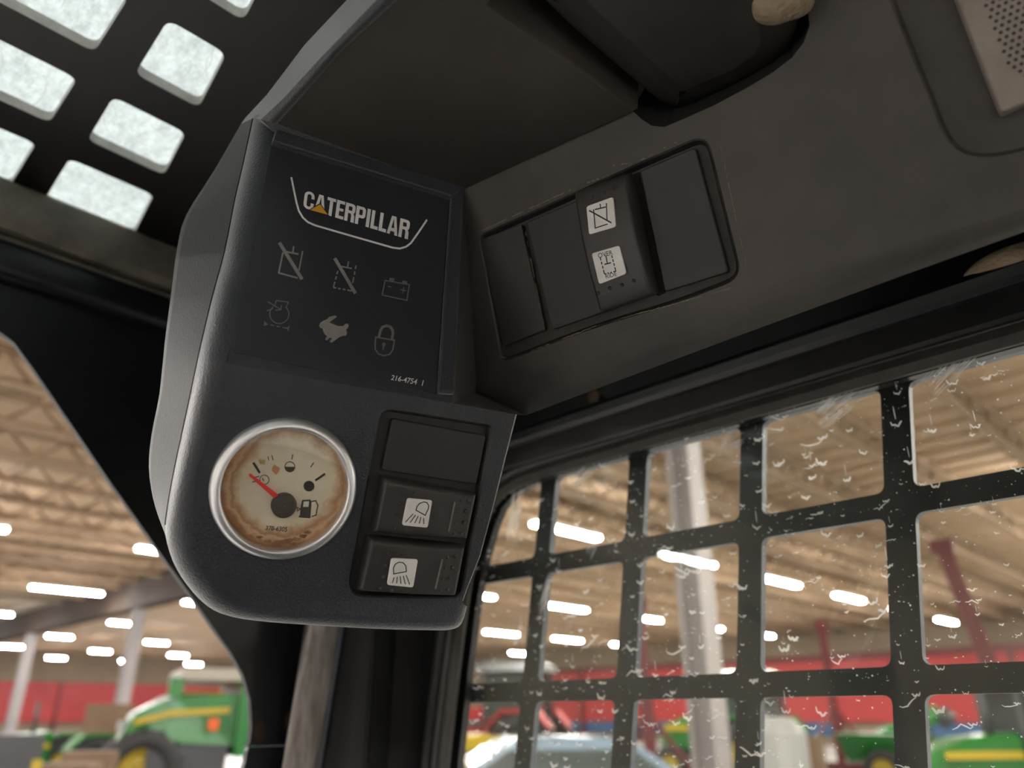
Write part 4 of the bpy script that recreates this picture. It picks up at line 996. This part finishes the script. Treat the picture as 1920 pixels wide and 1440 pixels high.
def dots(pl, cv, pts, h, par, r=.0009):
    b = MB()
    for q in pts:
        hh = h(q) if callable(h) else h; c = on(pl, *cv(*q), hh); n = pl[1]; a = n.orthogonal().normalized(); d = n.cross(a)
        rings = [[c + n * z_ + (a * math.cos(k * .7854) + d * math.sin(k * .7854)) * (r * s) for k in range(8)] for s, z_ in ((1.0, -.0004), (.95, .0002), (.6, .0005), (.15, .0006))]
        b.loft(rings, True, 0, True, False, True)
    o = b.build('grip_dots', 'rocker', par, recalc=False); o['kind'] = 'stuff'
hA = lambda u: .0042 + .0010 * math.cos(math.pi * (u * 2 - 1) * .9) - .0016 * (u - .5)
hB = lambda u: .0046 + .0010 * math.cos(math.pi * (u * 2 - 1) * .9) - .0012 * (u - .5)
# pixel outlines are those of the raised top: shift them onto the face
def drop(pl, px, h):
    out = []
    for x_, y_ in px:
        p = on(pl, x_, y_, h) - pl[1] * h; v = p - CAM; w_ = v.dot(FW); out.append((960 + FPX * v.dot(RT) / w_, 720 - FPX * v.dot(UP) / w_))
    return out
hm = .0045
r1 = rocker(PL, drop(PL, [(722, 896), (898, 929), (880, 1015), (702, 1000)], hm), hA, 'rocker switch with white plate showing a slanted work lamp symbol')
r2 = rocker(PL, drop(PL, [(695, 1010), (876, 1028), (858, 1121), (674, 1110)], hm), hB, 'rocker switch with white plate showing a downward work lamp symbol')
def plate_on(pl, px, h, par): slab_mb = slab(pl, drop(pl, px, h), h - .001, h, .0012, .0002); return slab_mb.build('symbol_plate', 'plate', par, 'white symbol plate')
hp = .0056
plate_on(PL, [(764, 934), (811, 938), (802, 990), (754, 985)], hp, r1); plate_on(PL, [(734, 1047), (784, 1049), (775, 1102), (726, 1097)], hp + .0007, r2)
k = Ink(PL, c4, hp + .0001); k.line([(1163, 655), (1168, 637), (1182, 620), (1203, 612), (1220, 616), (1229, 632), (1226, 650), (1211, 682)], 5, True)
for i in range(5):
    t = i / 4; k.line([(1148 + 54 * t, 674 + 21 * t), (1108 + 96 * t, 718 + 9 * t)], 4.5)
k.build('lamp_symbol', 'black_print', r1)
k = Ink(PL, c4, hp + .0008); k.line([(1047, 986), (1046, 955), (1055, 936), (1074, 925), (1096, 928), (1110, 944), (1113, 974)], 5, True)
for i in range(5):
    t = i / 4; k.line([(1050 + 62 * t, 1004 - 12 * t), (1040 + 90 * t, 1033 + 9 * t)], 4.5)
k.build('lamp_symbol', 'black_print', r2)
k = Ink(PL, c4, .0048); k.line([(1365, 612), (1333, 766)], 9); k.build('status_bar', 'dim_print', r1)
k = Ink(PL, c4, .0056); k.line([(1300, 910), (1264, 1063)], 9); k.build('status_bar', 'dim_print', r2)
dots(PL, c4, [(1395, 605), (1436, 607), (1382, 660), (1422, 660), (1370, 720), (1410, 720), (1358, 775), (1398, 775), (1090, 565), (1153, 570), (1078, 622), (1066, 685), (1055, 748), (1112, 757)], lambda q: .0047 if q[0] < 1200 else .0033, r1)
dots(PL, c4, [(1325, 898), (1367, 898), (1312, 953), (1352, 953), (1298, 1012), (1338, 1012), (1287, 1070), (1328, 1070), (1025, 880), (1087, 883), (1008, 938), (995, 1000), (980, 1060), (1040, 1073)], lambda q: .0051 if q[0] < 1200 else .0038, r2)
hC = lambda v: .0062 + .0035 * math.sin(math.pi * v) - .0008 * (v - .5)
r3 = rocker(PR, drop(PR, [(1074, 358), (1174, 322), (1224, 549), (1122, 586)], .006), hC, 'rocker switch with two white plates, override lettering on the lower one', False)
hq_ = .0100
plate_on(PR, [(1099, 387), (1149, 369), (1155, 425), (1104, 440)], hq_, r3); plate_on(PR, [(1109, 475), (1161, 460), (1174, 513), (1123, 533)], hq_, r3)
k = Ink(PR, c3, hq_ + .0001); k.line([(786, 497), (795, 598), (862, 576)], 6); k.line([(855, 463), (859, 556)], 6); k.line([(762, 503), (883, 570)], 8); k.line([(793, 498), (852, 484)], 7); k.line([(821, 467), (824, 490)], 6); k.build('coupler_symbol', 'black_print', r3)
k = Ink(PR, c3, hq_ + .0001); k.text('OVER', [(808, 735), (885, 716), (891, 741), (813, 761)], .004); k.text('RIDE', [(848, 848), (908, 834), (913, 856), (853, 871)], .004)
k.dash((822, 757), (845, 846), 6, 4, .3); k.dash((884, 745), (906, 830), 6, 4, .3); k.dash((845, 846), (908, 830), 6, 4, .45); k.line([(852, 745), (861, 792)], 6); k.line([(845, 794), (880, 785)], 7); k.build('override_print', 'black_print', r3)
dots(PR, c3, [(720, 460), (780, 432), (845, 408), (905, 382), (915, 450), (722, 520), (965, 815), (1003, 882), (940, 905), (875, 922), (812, 948), (765, 800)], .0075, r3)
rw = random.Random(5)
def wear(paths, name, mat, o=.00025):
    k = Ink(PR, c3, o)
    for a, e, w_, n_ in paths:
        for i_ in range(n_):
            t0 = rw.random(); t1 = min(1, t0 + rw.uniform(.03, .16)); pts = []
            for j_ in range(6):
                t = t0 + (t1 - t0) * j_ / 5; pts.append((a[0] + (e[0] - a[0]) * t + rw.uniform(-2, 2), a[1] + (e[1] - a[1]) * t + rw.uniform(-2.5, 2.5)))
            k.line(pts, w_ * rw.uniform(.4, 1.2))
    o_ = k.mb.build(name, mat, con, recalc=False); o_['kind'] = 'stuff'; return o_
wear([((168, 618), (660, 392), 5, 16), ((735, 358), (870, 312), 6, 7), ((960, 272), (1290, 104), 4, 7), ((1470, 150), (1610, 800), 4, 9), ((250, 1285), (330, 1306), 6, 4), ((340, 1302), (820, 1120), 4, 12), ((830, 1114), (1560, 915), 4, 14), ((880, 262), (990, 246), 6, 3)], 'edge_wear', 'wear')
wear([((412, 590), (524, 1165), 9, 14), ((530, 1165), (800, 1080), 5, 10), ((300, 1240), (510, 1170), 5, 6), ((1180, 945), (1500, 850), 5, 10)], 'caked_dust', 'dirt', -.0002)
# dark strip on the recess floor, paints the shaded gap beside the rocker
b = slab(PR, [(1178, 326), (1194, 320), (1244, 548), (1228, 556)], -.0034, -.003, .0008, .0001); b.build('switch_gap_shade', 'void', con)

# ------------------------------------------------------------------ fuel gauge
gc = on(PL, 534, 915.5); gn = PL[1]
gx = (on(PL, 620, 930.5) - gc); gx = (gx - gn * gx.dot(gn)).normalized(); gyv = gn.cross(gx)
GM = Matrix(((gx.x, gyv.x, gn.x, gc.x), (gx.y, gyv.y, gn.y, gc.y), (gx.z, gyv.z, gn.z, gc.z), (0, 0, 0, 1)))
GR = ((on(PL, 398, 915) - on(PL, 671, 915)).length + (on(PL, 534, 783) - on(PL, 534, 1048)).length) / 4
b = MB(); b.lathe([(GR * .855, .0040), (GR * .865, .0048), (GR * .885, .0050), (GR * .93, .0047), (GR * .965, .0040), (GR * .99, .0028), (GR, .0014), (GR, -.0005)], 96)
gauge = b.build('fuel_gauge', 'chrome', con, 'round fuel gauge with chrome bezel and stained cream dial', mtx=GM, recalc=False)
def gpart(mb, name, mat, label=None):
    me_o = mb.build(name, mat, None, label, mtx=GM, recalc=False); me_o.parent = gauge; return me_o
b = MB(); b.lathe([(GR * .855, .0040), (GR * .848, .0030), (GR * .846, -.0015)], 96); gpart(b, 'bezel_wall', 'chrome')
def dial_mat():
    m = bpy.data.materials.new('stained_dial'); nt, p, N, K = nodes(m); p.inputs['Roughness'].default_value = .55
    tc = N.new('ShaderNodeTexCoord'); sx = N.new('ShaderNodeSeparateXYZ'); K.new(tc.outputs['Object'], sx.inputs[0])
    cb = N.new('ShaderNodeCombineXYZ'); K.new(sx.outputs[0], cb.inputs[0]); K.new(sx.outputs[1], cb.inputs[1])
    ln = N.new('ShaderNodeVectorMath'); ln.operation = 'LENGTH'; K.new(cb.outputs[0], ln.inputs[0])
    no = N.new('ShaderNodeTexNoise'); no.inputs['Scale'].default_value = 160; no.inputs['Detail'].default_value = 8; no.inputs['Roughness'].default_value = .65; K.new(cb.outputs[0], no.inputs['Vector'])
    no2 = N.new('ShaderNodeTexNoise'); no2.inputs['Scale'].default_value = 45; no2.inputs['Detail'].default_value = 3; K.new(cb.outputs[0], no2.inputs['Vector'])
    # stain is wider at the bottom and the left of the dial
    d = N.new('ShaderNodeMath'); d.operation = 'MULTIPLY_ADD'; d.inputs[1].default_value = 1 / GR; d.inputs[2].default_value = 0; K.new(ln.outputs['Value'], d.inputs[0])
    e = N.new('ShaderNodeMath'); e.operation = 'MULTIPLY_ADD'; e.inputs[1].default_value = -.10 / GR; K.new(sx.outputs[1], e.inputs[0]); K.new(d.outputs[0], e.inputs[2])
    e2 = N.new('ShaderNodeMath'); e2.operation = 'MULTIPLY_ADD'; e2.inputs[1].default_value = -.05 / GR; K.new(sx.outputs[0], e2.inputs[0]); K.new(e.outputs[0], e2.inputs[2])
    s1 = N.new('ShaderNodeMath'); s1.operation = 'MULTIPLY_ADD'; s1.inputs[1].default_value = .28; K.new(no.outputs['Fac'], s1.inputs[0]); K.new(e2.outputs[0], s1.inputs[2])
    s2 = N.new('ShaderNodeMath'); s2.operation = 'MULTIPLY_ADD'; s2.inputs[1].default_value = .22; K.new(no2.outputs['Fac'], s2.inputs[0]); K.new(s1.outputs[0], s2.inputs[2])
    r = N.new('ShaderNodeValToRGB'); cr = r.color_ramp; cr.elements[0].position = .55; cr.elements[0].color = (.82, .77, .64, 1)
    cr.elements[1].position = 1.2 if False else 1.0; cr.elements[1].color = (.22, .10, .04, 1)
    for pos, c in ((.70, (.80, .72, .56)), (.77, (.60, .42, .26)), (.82, (.42, .22, .10)), (.86, (.66, .45, .28)), (.92, (.36, .17, .07))):
        q = cr.elements.new(pos); q.color = (*c, 1)
    mrg = N.new('ShaderNodeMapRange'); mrg.inputs['From Min'].default_value = 0; mrg.inputs['From Max'].default_value = 1.22; K.new(s2.outputs[0], mrg.inputs['Value']); K.new(mrg.outputs[0], r.inputs['Fac'])
    K.new(r.outputs['Color'], p.inputs['Base Color'])
    return m
M['dial'] = dial_mat()
b = MB(); b.lathe([(.0001, -.0012), (GR * .70, -.0012), (GR * .73, -.0004), (GR * .86, -.0004)], 72); gpart(b, 'dial', 'dial', 'cream dial with brown rust stains around its rim')
b = MB(); b.lathe([(.0001, .0042), (GR * .5, .0041), (GR * .80, .0038), (GR * .855, .0036)], 72); gpart(b, 'gauge_glass', 'gauge_glass')
def dk(off=-.0010): return Ink(PL, c4, off)
def gink(k, name, mat, label=None): return k.mb.build(name, mat, gauge_frame, label)
# marks are laid out in world space and hung under the gauge with its own frame removed
inv = GM.inverted()
def gink(k, name, mat, label=None):
    k.mb.v = [inv @ p for p in k.mb.v]; return gpart(k.mb, name, mat, label)
k = dk(); k.line([(318, 408), (352, 462)], 12); k.line([(640, 501), (691, 466)], 11); gink(k, 'end_marks', 'dial_print')
k = dk(); k.line([(394, 376), (399, 397)], 4.5); k.line([(414, 370), (421, 396)], 4.5); k.line([(523, 365), (518, 392)], 5); k.line([(632, 408), (615, 433)], 5); gink(k, 'tick_marks', 'dial_print')
k = dk(); k.arc((508, 430), 26, 0, 360, 4); k.fill([(508 + 26 * math.cos(math.radians(a)), 430 + 26 * math.sin(math.radians(a))) for a in range(0, 181, 15)]); gink(k, 'half_full_symbol', 'dial_print')
k = dk(); k.disc((607, 530), 28); gink(k, 'full_symbol', 'dial_print')
k = dk(); k.arc((376, 497), 24, 0, 360, 4); k.line([(318, 488), (350, 478)], 5); k.line([(312, 510), (348, 500)], 5); k.line([(366, 488), (372, 505)], 5); gink(k, 'empty_symbol', 'dial_print')
k = dk(); k.fill([(572, 602), (615, 600), (620, 612), (614, 690), (560, 690), (562, 650)]); k.fill([(556, 682), (616, 684), (613, 697), (554, 693)]); k.line([(620, 610), (642, 606), (654, 630), (648, 655), (645, 680), (622, 688)], 6); k.line([(545, 640), (562, 648), (548, 660)], 4, True); gink(k, 'pump_symbol', 'dial_print')
k = dk(-.0008); k.fill([(580, 610), (608, 609), (605, 638), (576, 638)]); gink(k, 'pump_window', 'plate')
k = dk(); k.text('370-6305', [(385, 735), (497, 742), (492, 768), (380, 758)], .006); gink(k, 'part_number', 'dial_print')
k = dk(-.0009); k.fill([(345, 390), (382, 396), (376, 418), (352, 415)]); gink(k, 'olive_stain', 'olive_stain')
k = dk(-.0009); k.fill([(428, 418), (456, 438), (450, 455), (436, 472), (415, 450), (418, 432)]); gink(k, 'orange_stain', 'orange_stain')
rq = random.Random(4); k = dk(-.0001)
for cx_, cy_, rr_ in ((432, 833, 11), (470, 822, 15), (500, 812, 13), (395, 818, 10), (540, 808, 12), (575, 790, 10), (600, 770, 8), (455, 842, 9), (350, 795, 8), (520, 832, 10)):
    k.fill([(cx_ + rr_ * 2.6 * rq.uniform(.6, 1.2) * math.cos(a * .5236), cy_ + rr_ * 1.1 * rq.uniform(.5, 1.2) * math.sin(a * .5236)) for a in range(12)])
gink(k, 'rust_stain', 'dial_rust')
# needle and hub
b = MB()
P_ = lambda q, o: inv @ on(PL, *c4(*q), o)
tip, base = V((300, 470)), V((440, 585)); d_ = (base - tip).normalized(); nn = V((-d_.y, d_.x))
for z0_, z1_ in ((.0008, .0016),):
    ring = [tip + nn * 7, base + nn * 15, base - nn * 13, tip - nn * 7, tip - d_ * 6]
    b.loft([[P_(q, z0_) for q in ring], [P_(q, z1_) for q in ring]], True, 0, False, True, True)
gpart(b, 'needle', 'needle', 'red pointer needle')
hc = inv @ on(PL, *c4(476, 628), .0); hr = (on(PL, *c4(410, 628)) - on(PL, *c4(542, 628))).length / 2
b = MB(); b.lathe([(.0001, .0030), (hr * .8, .0030), (hr * .96, .0026), (hr, .0018), (hr, -.0010)], 40); b.v = [p + V((hc.x, hc.y, 0)) for p in b.v]; gpart(b, 'hub', 'hub', 'dark brown needle hub')

# ------------------------------------------------------------------ pad in the slot, foam scraps, speaker
PP = (V((0, 0, hz + .004)), V((0, 0, -1)))
ol = [on(PP, *q) for q in ((965, -35), (1065, 62), (1180, 160), (1244, 213), (1285, 213), (1400, 168), (1478, 116), (1506, 60), (1498, -10), (1440, -90), (1150, -190))]
ol = rounded(ol, .006, 4); b = MB()
rings = [[p + ZZ * .05 for p in ol], [p + ZZ * .010 for p in ol], [p + ZZ * .004 for p in shrink(ol, .0012)], [p + ZZ * .001 for p in shrink(ol, .004)], [p - ZZ * .0005 for p in shrink(ol, .009)], [p - ZZ * .002 for p in shrink(ol, .016)]]
b.loft(rings, True, 0, True); b.tess([rings[-1]])
b.build('slot_pad', 'pad', con, 'glossy black pad tucked into the slot of the headliner', recalc=False)
def lump(name, c, ax, r, seed, label, mat='foam'):
    rn = random.Random(seed); bm = bmesh.new(); bmesh.ops.create_icosphere(bm, subdivisions=4, radius=1)
    ph = [(V((rn.uniform(-1, 1), rn.uniform(-1, 1), rn.uniform(-1, 1))).normalized() * rn.uniform(2, 5), rn.uniform(0, 6)) for _ in range(6)]
    for v in bm.verts:
        k_ = 1 + sum(.05 * math.sin(v.co.dot(f) + p) for f, p in ph); q = v.co * k_
        v.co = ax[0] * (q.x * r[0]) + ax[1] * (q.y * r[1]) + ax[2] * (q.z * r[2])
    me = bpy.data.meshes.new(name); bm.to_mesh(me); bm.free(); me.materials.append(M[mat])
    for p in me.polygons: p.use_smooth = True
    o = bpy.data.objects.new(name, me); COL.objects.link(o); o.location = c; return tag(o, label, 'foam')
fc = on((V((0, 0, hz + .004)), V((0, 0, -1))), 1466, 6)
lump('foam_scrap', fc, (RT, FH, ZZ), (.0108, .010, .0055), 3, 'torn tan foam scrap stuck in the headliner slot beside the black pad')
fc = winP(1905, 492, -.016)
lump('foam_scrap', fc, (V((0, 1, 0)), V((1, 0, 0)), ZZ), (.028, .012, .0085), 8, 'tan foam strip lying on the rail above the side window')
# speaker cover
sq = [(1792, 2), (1876, 214), (2010, 160), (1925, -75)]
lo = on(PR, 1876, 214)
sp = thing('speaker_cover', lo, 'beige perforated speaker cover in a rounded recess of the headliner', 'speaker')
px4 = [(1757, -90), (1876, 215), (2030, 150), (1900, -160)]
b = slab(PR, px4, -.006, .004, .0018, .0012); b.build('cover_plate', 'speaker', sp)
A_ = on(PR, 1876, 215, .0041); U_ = on(PR, 1757, -90, .0041) - A_; Wv = on(PR, 2030, 150, .0041) - A_
ul, wl = U_.length, Wv.length; U_.normalize(); Wv.normalize(); b = MB(); dl = .0022
i = 0
for iu in range(int(ul / dl)):
    for iw in range(int(wl / dl)):
        u = .007 + iu * dl; w_ = .0075 + (iw + .5 * (iu % 2)) * dl
        if u > ul - .005 or w_ > wl - .005 or (u + w_ < .020): continue
        c = A_ + U_ * u + Wv * w_; b.poly([c + (U_ * math.cos(a * 1.0472) + Wv * math.sin(a * 1.0472)) * .0007 for a in range(6)])
o = b.build('perforations', 'perf', sp, recalc=False); o['kind'] = 'stuff'
